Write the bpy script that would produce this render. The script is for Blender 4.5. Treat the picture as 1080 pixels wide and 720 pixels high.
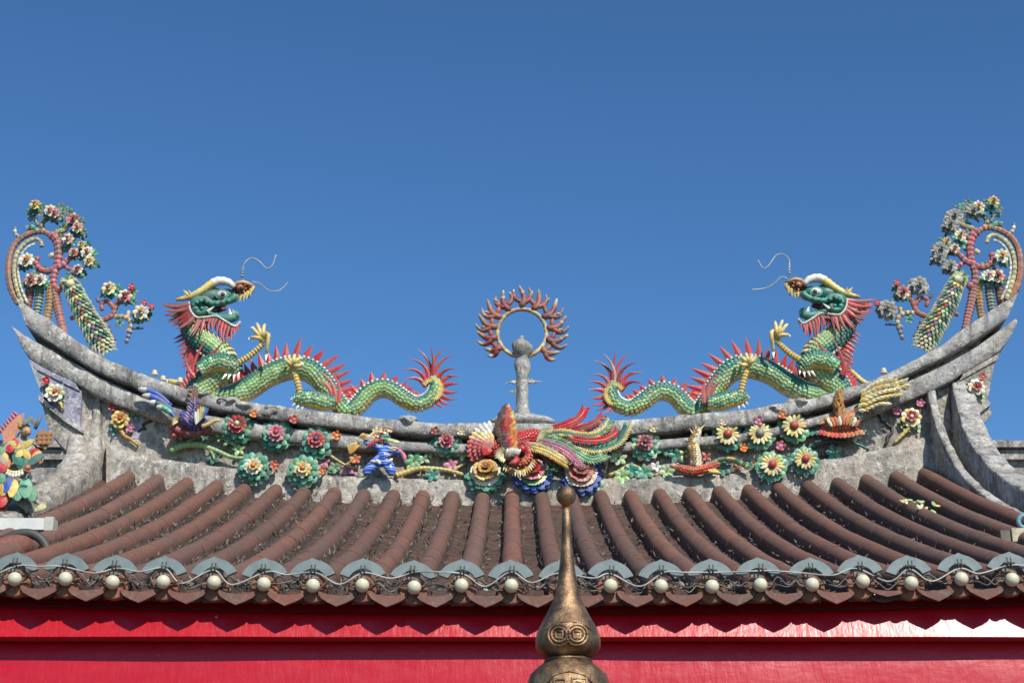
import bpy, math, random
from mathutils import Vector as V, Matrix
random.seed(11)
for o in list(bpy.data.objects): bpy.data.objects.remove(o)
SC = bpy.context.scene
# ------------------------------------------------------------------ camera, sky, sun, exposure
F = 1971.0; PITCH = math.radians(22); CT, ST = math.cos(PITCH), math.sin(PITCH)
CAM = V((0, 0, 1.6))
cd = bpy.data.cameras.new('camera'); cam = bpy.data.objects.new('camera', cd); SC.collection.objects.link(cam)
cam.location = CAM; cam.rotation_euler = (math.pi/2 + PITCH, 0, 0)
cd.sensor_width = 36; cd.lens = 36*F/1080; cd.clip_end = 3000; cd.clip_start = .05
SC.camera = cam
SUN_EL, SUN_AZ = math.radians(43), math.radians(25)      # azimuth: to the right of straight behind the camera
sdir = V((math.sin(SUN_AZ)*math.cos(SUN_EL), -math.cos(SUN_AZ)*math.cos(SUN_EL), math.sin(SUN_EL)))
w = bpy.data.worlds.new('World'); SC.world = w; w.use_nodes = True
nt = w.node_tree; nt.nodes.clear()
sk = nt.nodes.new('ShaderNodeTexSky'); sk.sky_type = 'NISHITA'; sk.sun_disc = False
sk.sun_elevation = SUN_EL; sk.sun_rotation = math.atan2(sdir.x, sdir.y)
sk.altitude = 0; sk.air_density = 1.0; sk.dust_density = 0.15; sk.ozone_density = 3.0
gm = nt.nodes.new('ShaderNodeGamma'); gm.inputs[1].default_value = 1.35
tn = nt.nodes.new('ShaderNodeMix'); tn.data_type = 'RGBA'; tn.blend_type = 'MULTIPLY'; tn.inputs[0].default_value = 1; tn.inputs[7].default_value = (.49, .66, .70, 1)   # polarising filter: deeper blue
bg = nt.nodes.new('ShaderNodeBackground'); bg.inputs[1].default_value = .10
wo = nt.nodes.new('ShaderNodeOutputWorld')
nt.links.new(sk.outputs[0], gm.inputs[0]); nt.links.new(gm.outputs[0], tn.inputs[6]); nt.links.new(tn.outputs[2], bg.inputs[0]); nt.links.new(bg.outputs[0], wo.inputs[0])
sl = bpy.data.lights.new('sun', 'SUN'); sl.energy = 5.0; sl.angle = math.radians(.5); sl.color = (1, .95, .86)
so = bpy.data.objects.new('sun', sl); SC.collection.objects.link(so)
so.rotation_euler = sdir.to_track_quat('Z', 'Y').to_euler(); so.location = (5, -5, 20)
SC.view_settings.view_transform = 'Standard'; SC.view_settings.look = 'None'
SC.view_settings.exposure = .25; SC.view_settings.gamma = 1; SC.view_settings.use_curve_mapping = False

# ------------------------------------------------------------------ helpers
def ray(px, py):
    x, y = (px-540)/F, (360-py)/F
    return V((x, CT-y*ST, ST+y*CT))
def onY(px, py, Y): d = ray(px, py); return CAM + d*(Y/d.y)
def project(p):
    d = p-CAM; dep = d.y*CT+d.z*ST
    return 540+d.x/dep*F, 360-(d.z*CT-d.y*ST)/dep*F
def onX(px, py, X): d = ray(px, py); return CAM + d*(X/d.x)
YR = 14.6                                   # front face of the main ridge wall
KX, KZ, K = .0079, .0084, .0081             # metres per photo pixel in that plane
def q(px, py, d=0.0): return onY(px, py, YR-d)
def lin(c):
    return tuple(((v/255)/12.92 if v <= 10 else (((v/255)+.055)/1.055)**2.4) for v in c)
def jit(c, a=.12):
    f = 1+random.uniform(-a, a)
    return tuple(max(0, min(1, v*f*(1+random.uniform(-a, a)*.35))) for v in c)
def cr(pts, step=None, n=None):
    """Catmull-Rom through tuples; resampled evenly over the first two coordinates"""
    P = [tuple(map(float, p)) for p in pts]
    P = [tuple(2*a-b for a, b in zip(P[0], P[1]))] + P + [tuple(2*a-b for a, b in zip(P[-1], P[-2]))]
    out = []
    for i in range(1, len(P)-2):
        for k in range(16):
            t = k/16; r = []
            for a, b, c, d in zip(P[i-1], P[i], P[i+1], P[i+2]):
                r.append(.5*(2*b+(c-a)*t+(2*a-5*b+4*c-d)*t*t+(3*b-a-3*c+d)*t**3))
            out.append(r)
    out.append(list(P[-2]))
    L = [0]
    for a, b in zip(out, out[1:]): L.append(L[-1]+math.dist(a[:3] if len(a) > 3 else a[:2], b[:3] if len(b) > 3 else b[:2]))
    if n is None: n = max(2, int(round(L[-1]/step))+1)
    res = []; j = 0
    for k in range(n):
        s = L[-1]*k/(n-1)
        while j < len(L)-2 and L[j+1] < s: j += 1
        t = (s-L[j])/max(1e-9, L[j+1]-L[j])
        res.append([a+(b-a)*t for a, b in zip(out[j], out[j+1])])
    return res
def interp(pts, x):
    if x <= pts[0][0]: return pts[0][1]
    for (a, b), (c, d) in zip(pts, pts[1:]):
        if x <= c: return b+(d-b)*(x-a)/(c-a)
    return pts[-1][1]

class MB:
    def __init__(s): s.v = []; s.f = []; s.c = []; s.sm = []
    def add(s, vs, fs, col, smooth=True):
        o = len(s.v); s.v += [tuple(p) for p in vs]
        for i, f in enumerate(fs):
            s.f.append(tuple(o+k for k in f)); s.sm.append(smooth)
            s.c.append(col[i] if isinstance(col, list) else col)
    def build(s, name, mat, parent=None):
        me = bpy.data.meshes.new(name); me.from_pydata(s.v, [], s.f); me.update()
        at = me.color_attributes.new('Col', 'FLOAT_COLOR', 'CORNER')
        buf = []
        for p, c in zip(me.polygons, s.c): buf += [c[0], c[1], c[2], 1.0]*p.loop_total
        at.data.foreach_set('color', buf)
        me.polygons.foreach_set('use_smooth', s.sm)
        me.materials.append(mat)
        o = bpy.data.objects.new(name, me); SC.collection.objects.link(o)
        if parent is not None: attach(o, parent)
        return o
    def tube(s, pts, rad, col, n=8, caps=True, flat=1.0, smooth=True):
        P = [V(p) for p in pts]; N = len(P)
        if not isinstance(rad, (list, tuple)): rad = [rad]*N
        T = [(P[min(i+1, N-1)]-P[max(i-1, 0)]).normalized() for i in range(N)]
        a = V((0, -1, 0)); a = a - T[0]*a.dot(T[0])
        if a.length < .1: a = V((0, 0, 1)) - T[0]*T[0].z
        a.normalize(); vs = []; fs = []; cols = []
        for i in range(N):
            a = (a - T[i]*a.dot(T[i])).normalized(); b = T[i].cross(a)
            for k in range(n):
                t = 2*math.pi*k/n
                vs.append(P[i] + (a*math.cos(t)*flat + b*math.sin(t))*rad[i])
        for i in range(N-1):
            c = col(i/(N-1)) if callable(col) else col
            for k in range(n):
                fs.append((i*n+k, i*n+(k+1) % n, (i+1)*n+(k+1) % n, (i+1)*n+k)); cols.append(c)
        if caps:
            fs.append(tuple(range(n-1, -1, -1))); cols.append(cols[0])
            fs.append(tuple((N-1)*n+k for k in range(n))); cols.append(cols[-1])
        s.add(vs, fs, cols, smooth)
    def ell(s, c, rx, ry, rz, col, nu=12, nv=8, rot=None):
        c = V(c); vs = []; fs = []
        R = rot or Matrix.Identity(3)
        for j in range(1, nv):
            for i in range(nu):
                t = math.pi*j/nv; p = 2*math.pi*i/nu
                vs.append(c + R @ V((rx*math.sin(t)*math.cos(p), ry*math.sin(t)*math.sin(p), rz*math.cos(t))))
        vs += [c + R @ V((0, 0, rz)), c + R @ V((0, 0, -rz))]
        a, b = len(vs)-2, len(vs)-1
        for j in range(nv-2):
            for i in range(nu):
                fs.append((j*nu+i, (j+1)*nu+i, (j+1)*nu+(i+1) % nu, j*nu+(i+1) % nu))
        for i in range(nu):
            fs.append((a, i, (i+1) % nu)); fs.append((b, (nv-2)*nu+(i+1) % nu, (nv-2)*nu+i))
        s.add(vs, fs, col)
    def shard(s, b, u, n, L, W, h, col, shape='round', th=None):
        """a piece of cut porcelain: base b, length along u, facing n, domed by h, with a rim"""
        u = u.normalized(); n = (n - u*n.dot(u)).normalized(); v = n.cross(u)
        if shape == 'round': O = [(.02, 0), (.12, .62), (.42, 1), (.75, .86), (1, .3), (1, -.3), (.75, -.86), (.42, -1), (.12, -.62)]
        elif shape == 'leaf': O = [(0, 0), (.15, .55), (.42, 1), (.72, .6), (1, 0), (.72, -.6), (.42, -1), (.15, -.55)]
        elif shape == 'wide': O = [(0, .4), (.5, .95), (.85, 1), (1.02, .5), (.96, 0), (1.02, -.5), (.85, -1), (.5, -.95), (0, -.4)]
        else: O = [(0, .8), (.6, 1), (.88, .7), (1, .0), (.88, -.7), (.6, -1), (0, -.8)]
        th = th if th is not None else .25*W
        m = len(O); vs = []
        for a, c in O: vs.append(b + u*(a*L) + v*(c*W*.5))
        for a, c in O: vs.append(b + u*(a*L) + v*(c*W*.5) - n*th)
        vs.append(b + u*(.5*L) + n*h)
        fs = [(2*m, (i+1) % m, i) for i in range(m)] + [(i, (i+1) % m, m+(i+1) % m, m+i) for i in range(m)]
        s.add(vs, fs, col, False)
    def spike(s, b, t, r, col, bend=None, n=5, seg=4, flat=.6):
        b = V(b); t = V(t); bend = bend or V((0, 0, 0))
        pts = []; rr = []
        for i in range(seg+1):
            k = i/seg
            pts.append(b.lerp(t, k) + bend*(4*k*(1-k))); rr.append(max(r*(1-k)**.8*(1.0 if k > 0 else .8), r*.06))
        s.tube(pts, rr, col, n=n, flat=flat, smooth=n > 6)
    def box(s, c, sx, sy, sz, col, rot=None):
        c = V(c); R = rot or Matrix.Identity(3)
        vs = [c + R @ V((x*sx/2, y*sy/2, z*sz/2)) for x in (-1, 1) for y in (-1, 1) for z in (-1, 1)]
        s.add(vs, [(0, 1, 3, 2), (4, 6, 7, 5), (0, 4, 5, 1), (2, 3, 7, 6), (0, 2, 6, 4), (1, 5, 7, 3)], col, False)
    def prism(s, front, back, col):
        m = len(front); vs = list(front)+list(back)
        fs = [tuple(range(m)), tuple(range(2*m-1, m-1, -1))] + [(i, m+i, m+(i+1) % m, (i+1) % m) for i in range(m)]
        s.add(vs, fs, col, False)
    def lathe(s, c, prof, col, n=32):
        c = V(c); vs = []; fs = []
        for r, z in prof:
            for k in range(n):
                t = 2*math.pi*k/n; vs.append(c+V((r*math.cos(t), r*math.sin(t), z)))
        for i in range(len(prof)-1):
            for k in range(n): fs.append((i*n+k, i*n+(k+1) % n, (i+1)*n+(k+1) % n, (i+1)*n+k))
        fs.append(tuple(range(n-1, -1, -1))); fs.append(tuple((len(prof)-1)*n+k for k in range(n)))
        s.add(vs, fs, col)
    def grid(s, rows, col, smooth=True, closed=False):
        n = len(rows[0]); vs = [p for r in rows for p in r]; fs = []
        for i in range(len(rows)-1):
            for k in range(n-1 if not closed else n):
                fs.append((i*n+k, i*n+(k+1) % n, (i+1)*n+(k+1) % n, (i+1)*n+k))
        s.add(vs, fs, col, smooth)

def attach(o, parent):
    """keep the mesh where it was modelled (world coordinates) and parent it"""
    o.parent = parent
    M = Matrix.Identity(4); p = parent
    while p is not None:
        M = p.matrix_basis @ M if p.parent is None else (p.matrix_parent_inverse @ p.matrix_basis) @ M
        p = p.parent
    o.matrix_parent_inverse = M.inverted()
def tag(o, label, cat, group=None, kind=None):
    if label: o['label'] = label
    if cat: o['category'] = cat
    if group: o['group'] = group
    if kind: o['kind'] = kind
    return o
def thing(name, label, cat, loc, group=None):
    o = bpy.data.objects.new(name, None); SC.collection.objects.link(o); o.location = loc; o.empty_display_size = .1
    return tag(o, label, cat, group)

# ------------------------------------------------------------------ materials
def nodemat(name):
    m = bpy.data.materials.new(name); m.use_nodes = True
    t = m.node_tree; b = t.nodes['Principled BSDF']
    return m, t, b
def N(t, kind, **kw):
    n = t.nodes.new(kind)
    for k, v in kw.items():
        if k in n.inputs: n.inputs[k].default_value = v
        else: setattr(n, k, v)
    return n
def noise(t, co, scale, detail=6, rough=.6, dist=0):
    n = N(t, 'ShaderNodeTexNoise'); n.inputs['Scale'].default_value = scale; n.inputs['Detail'].default_value = detail
    n.inputs['Roughness'].default_value = rough; n.inputs['Distortion'].default_value = dist
    t.links.new(co, n.inputs['Vector']); return n.outputs['Fac']
def ramp(t, fac, stops):
    r = N(t, 'ShaderNodeValToRGB'); e = r.color_ramp.elements
    while len(e) < len(stops): e.new(.5)
    for el, (p, c) in zip(e, stops):
        el.position = p; el.color = (c, c, c, 1) if isinstance(c, (int, float)) else (*c, 1)
    t.links.new(fac, r.inputs[0]); return r.outputs[0]
def mix(t, fac, a, b, mode='MIX'):
    m = N(t, 'ShaderNodeMix', data_type='RGBA', blend_type=mode)
    for sock, v in ((m.inputs[0], fac), (m.inputs[6], a), (m.inputs[7], b)):
        if hasattr(v, 'links'): t.links.new(v, sock)
        elif isinstance(v, (int, float)): sock.default_value = v
        else: sock.default_value = (*v, 1)
    return m.outputs[2]
def bump(t, b, h, strength, dist=.01):
    n = N(t, 'ShaderNodeBump'); n.inputs['Strength'].default_value = strength; n.inputs['Distance'].default_value = dist
    t.links.new(h, n.inputs['Height']); t.links.new(n.outputs[0], b.inputs['Normal'])
def coords(t): 
    return N(t, 'ShaderNodeNewGeometry').outputs['Position']
def scaled(t, co, s):
    m = N(t, 'ShaderNodeMapping'); m.inputs['Scale'].default_value = s; t.links.new(co, m.inputs['Vector']); return m.outputs[0]

def mat_ceramic(name='glazed_porcelain', dirt=.62, rough=.4):
    m, t, b = nodemat(name); co = coords(t)
    a = mix(t, 1.0, N(t, 'ShaderNodeAttribute', attribute_name='Col').outputs['Color'], (.82, .82, .82), 'MULTIPLY')
    f = ramp(t, noise(t, co, 9, 8, .7), [(.42, 0), (.68, 1)])
    f2 = ramp(t, noise(t, co, 60, 4, .6), [(.5, 0), (.72, 1)])
    dm = N(t, 'ShaderNodeMath', operation='MULTIPLY'); t.links.new(f, dm.inputs[0]); dm.inputs[1].default_value = dirt
    c = mix(t, dm.outputs[0], a, (.17, .145, .115))
    dm2 = N(t, 'ShaderNodeMath', operation='MULTIPLY'); t.links.new(f2, dm2.inputs[0]); dm2.inputs[1].default_value = dirt*.7
    c = mix(t, dm2.outputs[0], c, (.10, .09, .075))
    t.links.new(c, b.inputs['Base Color'])
    r = ramp(t, f, [(0, rough), (1, .75)]); t.links.new(r, b.inputs['Roughness'])
    bump(t, b, noise(t, co, 70, 4), .25, .006)
    return m
CER = mat_ceramic(); CERD = mat_ceramic('weathered_porcelain', .95, .55)

def mat_concrete(name, light, mid, dark, stain=.5, tint=None):
    m, t, b = nodemat(name); co = coords(t)
    n1 = noise(t, co, 2.6, 12, .72, .6); n2 = noise(t, co, 13, 10, .75, .3); n3 = noise(t, scaled(t, co, (9, 9, 1.6)), 1, 9, .7)
    n4 = noise(t, co, 30, 8, .75)
    c = ramp(t, n1, [(.36, dark), (.5, mid), (.62, light)])
    c = mix(t, ramp(t, n2, [(.36, .85), (.54, 0)]), c, tuple(v*.42 for v in mid), 'MIX')
    wl = ramp(t, noise(t, co, 17, 10, .78, .4), [(.52, 0), (.62, .85)]); c = mix(t, wl, c, tuple(min(.72, v*1.38) for v in light))
    sf = N(t, 'ShaderNodeMath', operation='MULTIPLY'); sf.inputs[1].default_value = stain
    t.links.new(ramp(t, n3, [(.52, 0), (.66, 1)]), sf.inputs[0])
    c = mix(t, sf.outputs[0], c, (.06, .054, .050))
    if tint:
        tf = ramp(t, noise(t, co, 4.1, 6, .6), [(.54, 0), (.66, .6)]); c = mix(t, tf, c, tint)
    c = mix(t, ramp(t, n4, [(.56, 0), (.66, .8)]), c, (.055, .05, .045))
    sp = ramp(t, noise(t, co, 85, 3, .6), [(.58, 0), (.70, .8)]); c = mix(t, sp, c, (.05, .047, .042))
    t.links.new(c, b.inputs['Base Color']); b.inputs['Roughness'].default_value = .95; b.inputs['Specular IOR Level'].default_value = .2
    h = mix(t, .5, n2, n4); bump(t, b, h, 1.0, .035)
    return m
CONC = mat_concrete('weathered_concrete', (.54, .51, .46), (.40, .375, .34), (.18, .168, .155), .75, (.37, .34, .36))
PLAS = mat_concrete('old_lime_plaster', (.50, .46, .40), (.39, .35, .30), (.20, .185, .16), .7, (.42, .32, .24))
PANEL = mat_concrete('lavender_plaster_panel', (.48, .46, .50), (.36, .34, .42), (.26, .25, .33), .2)

def mat_tile():
    m, t, b = nodemat('terracotta_tile'); co = coords(t)
    a = mix(t, 1.0, N(t, 'ShaderNodeAttribute', attribute_name='Col').outputs['Color'], (.66, .64, .62), 'MULTIPLY')
    n1 = noise(t, co, 3, 8, .65); n2 = noise(t, co, 30, 8, .7)
    c = mix(t, ramp(t, n1, [(.35, .1), (.7, .8)]), a, (.075, .050, .040))
    c = mix(t, ramp(t, n2, [(.5, 0), (.75, .55)]), c, (.20, .15, .12))
    c = mix(t, ramp(t, noise(t, co, 70, 4, .6), [(.58, 0), (.72, .7)]), c, (.04, .032, .028))
    t.links.new(c, b.inputs['Base Color']); b.inputs['Roughness'].default_value = .82
    bump(t, b, mix(t, .5, n2, noise(t, co, 90, 5, .7)), .5, .012)
    return m
TILE = mat_tile()
def mat_red(name, base):
    m, t, b = nodemat(name); co = coords(t)
    n1 = noise(t, scaled(t, co, (1.2, 6, 6)), 1.5, 6, .6); n2 = noise(t, scaled(t, co, (6, 30, 14)), 1, 6, .6, .5)
    c = mix(t, ramp(t, n1, [(.35, 0), (.7, .35)]), base, tuple(v*.72 for v in base))
    pf = ramp(t, noise(t, co, 6.5, 9, .75, .3), [(.665, 0), (.685, 1)])
    c = mix(t, pf, c, (.50, .36, .33))
    t.links.new(c, b.inputs['Base Color'])
    t.links.new(ramp(t, n2, [(.3, .27), (.75, .40)]), b.inputs['Roughness'])
    b.inputs['IOR'].default_value = 1.45
    bump(t, b, mix(t, .35, noise(t, scaled(t, co, (22, 22, 5)), 1, 5, .6), n2), .35, .012)
    return m
RED = mat_red('glossy_red_paint', (.40, .003, .011)); 
def mat_bronze():
    m, t, b = nodemat('weathered_bronze'); co = coords(t)
    n1 = noise(t, co, 16, 8, .65); n2 = noise(t, scaled(t, co, (40, 40, 8)), 1, 6, .6)
    c = ramp(t, n1, [(.34, (.08, .045, .028)), (.5, (.20, .12, .07)), (.66, (.42, .28, .15))])
    c = mix(t, ramp(t, n2, [(.5, 0), (.75, .6)]), c, (.11, .10, .05))
    t.links.new(c, b.inputs['Base Color']); b.inputs['Metallic'].default_value = .85
    t.links.new(ramp(t, noise(t, co, 50, 5), [(.3, .34), (.7, .62)]), b.inputs['Roughness'])
    bump(t, b, mix(t, .5, n1, noise(t, co, 110, 6, .75)), .7, .006)
    return m
BRONZE = mat_bronze()
def mat_plain(name, col, rough=.6, metal=0, var=.25, sc=20):
    m, t, b = nodemat(name); co = coords(t)
    c = mix(t, ramp(t, noise(t, co, sc, 7, .65), [(.4, 0), (.75, 1)]), col, tuple(v*(1-var) for v in col))
    t.links.new(c, b.inputs['Base Color']); b.inputs['Roughness'].default_value = rough; b.inputs['Metallic'].default_value = metal
    bump(t, b, noise(t, co, sc*3, 4), .15, .004)
    return m
ZINC = mat_plain('blue_grey_paint', (.16, .198, .195), .55, 0, .4, 14)
GLOBE = mat_plain('cream_glass_globe', (.52, .48, .34), .25, 0, .12, 30)
CABLE = mat_plain('white_cable_sheath', (.42, .40, .35), .5, 0, .75, 9)
DARKW = mat_plain('dark_wire', (.05, .045, .04), .6)
WHITEP = mat_plain('white_painted_wood', (.54, .53, .49), .5, 0, .2, 8)
WIRE = mat_plain('bare_steel_wire', (.45, .45, .45), .4, .6)
STONE = mat_plain('grey_paving_stone', (.13, .12, .11), .9, 0, .4, 1.5)
W0 = (.5, .5, .5)
# ------------------------------------------------------------------ ground
g = MB(); g.add([V((-400, -400, 0)), V((400, -400, 0)), V((400, 400, 0)), V((-400, 400, 0))], [(0, 1, 2, 3)], W0)
tag(g.build('ground', STONE), 'grey stone paved temple forecourt below the roof', 'ground', kind='structure')

# ------------------------------------------------------------------ the hall: roof
hall = thing('temple_hall', 'red temple hall under a brown tiled roof with an upswept grey ridge', 'temple', (0, 12, 0))
S = .24
pe = onY(540, 625.5, 8.83); YE, ZE = pe.y, pe.z
pt = onY(540, 527, 14.52); YT, ZT = pt.y, pt.z
def roofpt(x, t, up=0.0):
    z = ZE + (ZT-ZE)*t - .11*4*t*(1-t)*(.8+.2*t)
    z += (1-t)*.042*(x/2.4)**2 + t*.17*(abs(x)/3.1)**2.2
    return V((x, YE+(YT-YE)*t, z+up))
def roofn(x, t):
    d = (roofpt(x, t+.01)-roofpt(x, t-.01)).normalized(); return d, V((0, -d.z, d.y)).normalized()
roof = bpy.data.objects.new('roof', None); SC.collection.objects.link(roof); attach(roof, hall)
TC = [lin((134, 84, 64)), lin((126, 80, 62)), lin((142, 88, 66)), lin((120, 80, 66)), lin((132, 90, 72))]
R = .0605
for i in range(-13, 15):
    m = MB(); x = i*S; nt_ = 21; off = random.uniform(-.3, .3); rc = jit(random.choice(TC), .09)
    for k in range(nt_):
        t0, t1 = max(0, (k+off)/nt_), min(1, (k+1+off)/nt_)
        if k == 0: t0 = 0
        if k == nt_-1: t1 = 1
        if t1-t0 < .004: continue
        c = jit(rc, .02); jx, jz, rj = random.uniform(-.003, .003), random.uniform(-.002, .002), random.uniform(-.001, .001)
        rows = []
        for tt, rr in ((t0, R*.998), (t0+(t1-t0)*.05, R*1.0), (t0+(t1-t0)*.5, R*1.0), (t1, R*.993)):
            p = roofpt(x+jx, tt, .014+jz); d, n = roofn(x, min(.98, max(.02, tt)))
            rows.append([p + (V((1, 0, 0))*math.cos(a) + n*math.sin(a))*(rr+rj) - n*(0 if 0 < j < 12 else .05) for j, a in enumerate([math.pi*(-.12+1.24*u/12) for u in range(13)])])
        m.grid(rows, c)
        m.add([*rows[0]], [tuple(range(len(rows[0])))], jit(c, .05), False)
    # mortar along both flanks of the row
    for sg in (-1, 1):
        rows = []
        for k in range(60):
            tt = k/59; p = roofpt(x, min(.995, tt), 0); d, n = roofn(x, min(.98, max(.02, tt)))
            a = .076+random.uniform(-.008, .008)
            rows.append([p+V((sg*.056, 0, 0))+n*.012, p+V((sg*a, 0, 0))+n*(-.040+random.uniform(-.006, .004))][::sg])
        m.grid(rows, lin((58, 46, 38)))
    m.build('barrel_tile_row', TILE, roof)
PC = [lin((96, 60, 48)), lin((80, 50, 42)), lin((110, 70, 55)), lin((62, 44, 37)), lin((88, 66, 52))]  # pan browns darkened to put trough shade into the colour
for i in range(-14, 15):
    m = MB(); x = (i+.5)*S; nn = 74
    for k in range(nn):
        t0, t1 = k/nn, (k+1)/nn
        jz = random.uniform(-.004, .006); c = jit(random.choice(PC), .18); jx = random.uniform(-.006, .006)
        top = []; botm = []; back = []
        tf = t0 - random.uniform(0, .006)
        for u in range(7):
            s = -1+u/3.0; xx = x+jx+s*.082; zz = -.026*(1-s*s)-.026
            top.append(roofpt(xx, max(0, tf), .014+zz+jz)); botm.append(roofpt(xx, max(0, tf), -.016+zz+jz)); back.append(roofpt(xx, min(1, t1+.01), zz-.004))
        m.grid([botm, top, back], c, False)
    m.build('pan_tile_row', TILE, roof)
# eave pieces: pointed drip tiles, round end discs, arched blue grey crests
for i in range(-12, 12):
    m = MB(); x = (i+.5)*S + random.uniform(-.008, .008); e = roofpt(x, 0)
    rz = random.uniform(-.05, .05); c = jit(lin((128, 76, 60)), .15)
    pts = [(-.092, .010), (-.088, -.010), (-.072, -.030), (-.042, -.049), (0, -.070), (.042, -.049), (.072, -.030), (.088, -.010), (.092, .010), (.05, -.006), (0, -.012), (-.05, -.006)]
    if i in (7, ): pts = [(a, b*.55) for a, b in pts]
    R2 = Matrix.Rotation(rz, 3, 'Y')
    fr = []; bk = []
    for a, b in pts:
        p = R2 @ V((a*1.04, -.02 + b*.35, b-.008)); fr.append(e+p+V((0, -.012, -.004))); bk.append(e+p+V((0, .008, -.004)))
    m.prism(fr[::-1], bk[::-1], c); m.build('drip_tile', TILE, roof)
bulbs = []
for i in range(-11, 12):
    x = i*S + random.uniform(-.006, .006); e = roofpt(x, 0, .012) + V((0, -.006, random.uniform(-.006, .004)))
    m = MB(); c = jit(lin((176, 108, 74)), .12); nseg = 24
    def ringp(r, y): return [e+V((r*math.cos(2*math.pi*k/nseg), y, r*math.sin(2*math.pi*k/nseg))) for k in range(nseg)]
    m.grid([ringp(.068, .03), ringp(.070, -.008), ringp(.064, -.016), ringp(.054, -.012), ringp(.020, -.010), ringp(.003, -.010)], c, True, True)
    m.build('end_disc', TILE, roof)
    m = MB(); cx = x+random.uniform(-.006, .006); cz = e.z+.140-.126; yy = YE-.03; rt = random.uniform(-.06, .06)
    fr = []; bk = []
    def pp(r, a): 
        p = Matrix.Rotation(rt, 3, 'Y') @ V((r*math.sin(a), 0, r*math.cos(a)))
        return p
    arc = [(-1.12+2.24*k/20) for k in range(21)]
    out = []
    for a in arc:
        r = .123 + (.009*max(0, 1-abs(a)/.16))
        out.append(pp(r, a))
    inn = [pp(.079-.004*abs(a), a*.95) for a in arc]
    ring = out+inn[::-1]
    # triangulated as strips so the concave outline stays clean
    for yo, flip in ((-.014, 0), (.014, 1)):
        o_ = [V((cx, yy+yo, cz))+p for p in out]; n_ = [V((cx, yy+yo, cz))+p for p in inn]
        m.grid([n_, o_] if not flip else [o_, n_], W0, False)
    a_ = [V((cx, yy-.014, cz))+p for p in ring]; b_ = [V((cx, yy+.014, cz))+p for p in ring]
    m.grid([a_+[a_[0]], b_+[b_[0]]], W0, False)
    # mortar web tying the crest to the row behind
    m.box((cx, yy+.035, cz+.062), .07, .05, .05, W0)
    m.build('arched_crest', ZINC, roof)
    # ---- lamp globe on the disc
    b = thing('globe_lamp', 'small cream globe lamp fixed on a round terracotta eave disc', 'lamp', e+V((0, -.012, 0)), 'globe lamps along the eave')
    m = MB(); gc = e+V((random.uniform(-.004, .004), -.046, .008+random.uniform(-.006, .006))); m.ell(gc, .0345, .0345, .0345, W0, 20, 14); m.build('globe', GLOBE, b)
    m = MB(); m.tube([e+V((0, -.008, .004)), gc+V((0, .024, 0))], .02, lin((70, 64, 58)), 12); m.build('lamp_socket', DARKW, b)
# back slope so the hall is a real roof from any side
m = MB(); m.add([roofpt(-3.3, 1, -.03)+V((0, .9, 0)), roofpt(3.45, 1, -.03)+V((0, .9, 0)), V((3.45, 21, ZE)), V((-3.3, 21, ZE))], [(0, 1, 2, 3)], lin((110, 70, 58)), False)
rows = [[roofpt(xx, k/20, -.09) + V((0, .03 if k == 0 else 0, 0)) for xx in [-3.5+7.0*u/24 for u in range(25)]] for k in range(21)]
m.grid(rows, lin((90, 40, 36)))
m.build('roof_deck', TILE, roof)
# ------------------------------------------------------------------ red eave board, wall
by = YE+.052
z0 = onY(540, 672, by).z; z1 = ZE-.02
m = MB()
def wav(x): return .004*math.sin(x*2.1)+.003*math.sin(x*5.3+1)
xs = [-4.2+8.4*k/80 for k in range(81)]
fr_t = [V((x, by+.004+.25*(roofpt(x, .02, -.03).z-z0)+wav(x), roofpt(x, .02, -.03).z)) for x in xs]; fr_b = [V((x, by-.004+wav(x+1), z0+.004)) for x in xs]; fr_c = [V((x, by+.004, z0)) for x in xs]; bk_b = [V((x, by+.09, z0)) for x in xs]
m.grid([fr_t, fr_b], W0); m.grid([fr_b, fr_c, bk_b], W0, False)
m.build('eave_board', RED, hall)
m = MB(); wy = by+.102
m.grid([[V((x, wy+.03+wav(x)*.7, z0+.12)) for x in xs], [V((x, wy-.04+wav(x+2)*.7, z0-.22)) for x in xs], [V((x, wy-.04+wav(x+2)*.7, z0-.75)) for x in xs]], W0)
m.grid([[V((x, wy+wav(x+2)*.7, z0-.75)) for x in xs], [V((x, wy+.2, z0-.75)) for x in xs]], W0, False)
m.build('lintel_beam', RED, hall)
m = MB(); m.box((0, 15, (z0-.1)/2), 7.4, 11.2, z0-.1, W0); m.build('wall', RED, hall)
# ------------------------------------------------------------------ ridge
ridge = bpy.data.objects.new('ridge', None); SC.collection.objects.link(ridge); attach(ridge, hall)
CT_L = [(17, 314), (32, 325), (50, 336), (78, 357), (111, 378), (150, 394), (178, 404), (220, 416), (289, 428), (350, 435), (440, 445), (490, 446), (550, 446)]
CT_R = [(610, 446), (660, 443), (714, 438), (777, 433), (815, 427), (860, 419), (907, 406), (924, 399), (952, 386), (993, 364), (1015, 347), (1049, 325), (1074, 309)]
CB_L = [(27, 342), (38, 351), (53, 361), (83, 380), (111, 395), (150, 411), (178, 419), (220, 430), (289, 442), (350, 450), (440, 458), (490, 460), (550, 461)]
CB_R = [(610, 460), (660, 458), (714, 454), (790, 448), (830, 439), (866, 430), (907, 417), (924, 411), (963, 392), (993, 378), (1021, 362), (1040, 350), (1062, 336)]
M2T_L = [(11, 343), (30, 356), (56, 370), (86, 387), (114, 402), (150, 418), (178, 428), (220, 438), (289, 449), (360, 457), (435, 466), (490, 468), (550, 469)]
M2T_R = [(610, 468), (660, 466), (714, 462), (790, 456), (830, 447), (866, 438), (924, 419), (963, 400), (993, 386), (1021, 371), (1045, 355), (1072, 335)]
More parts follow.
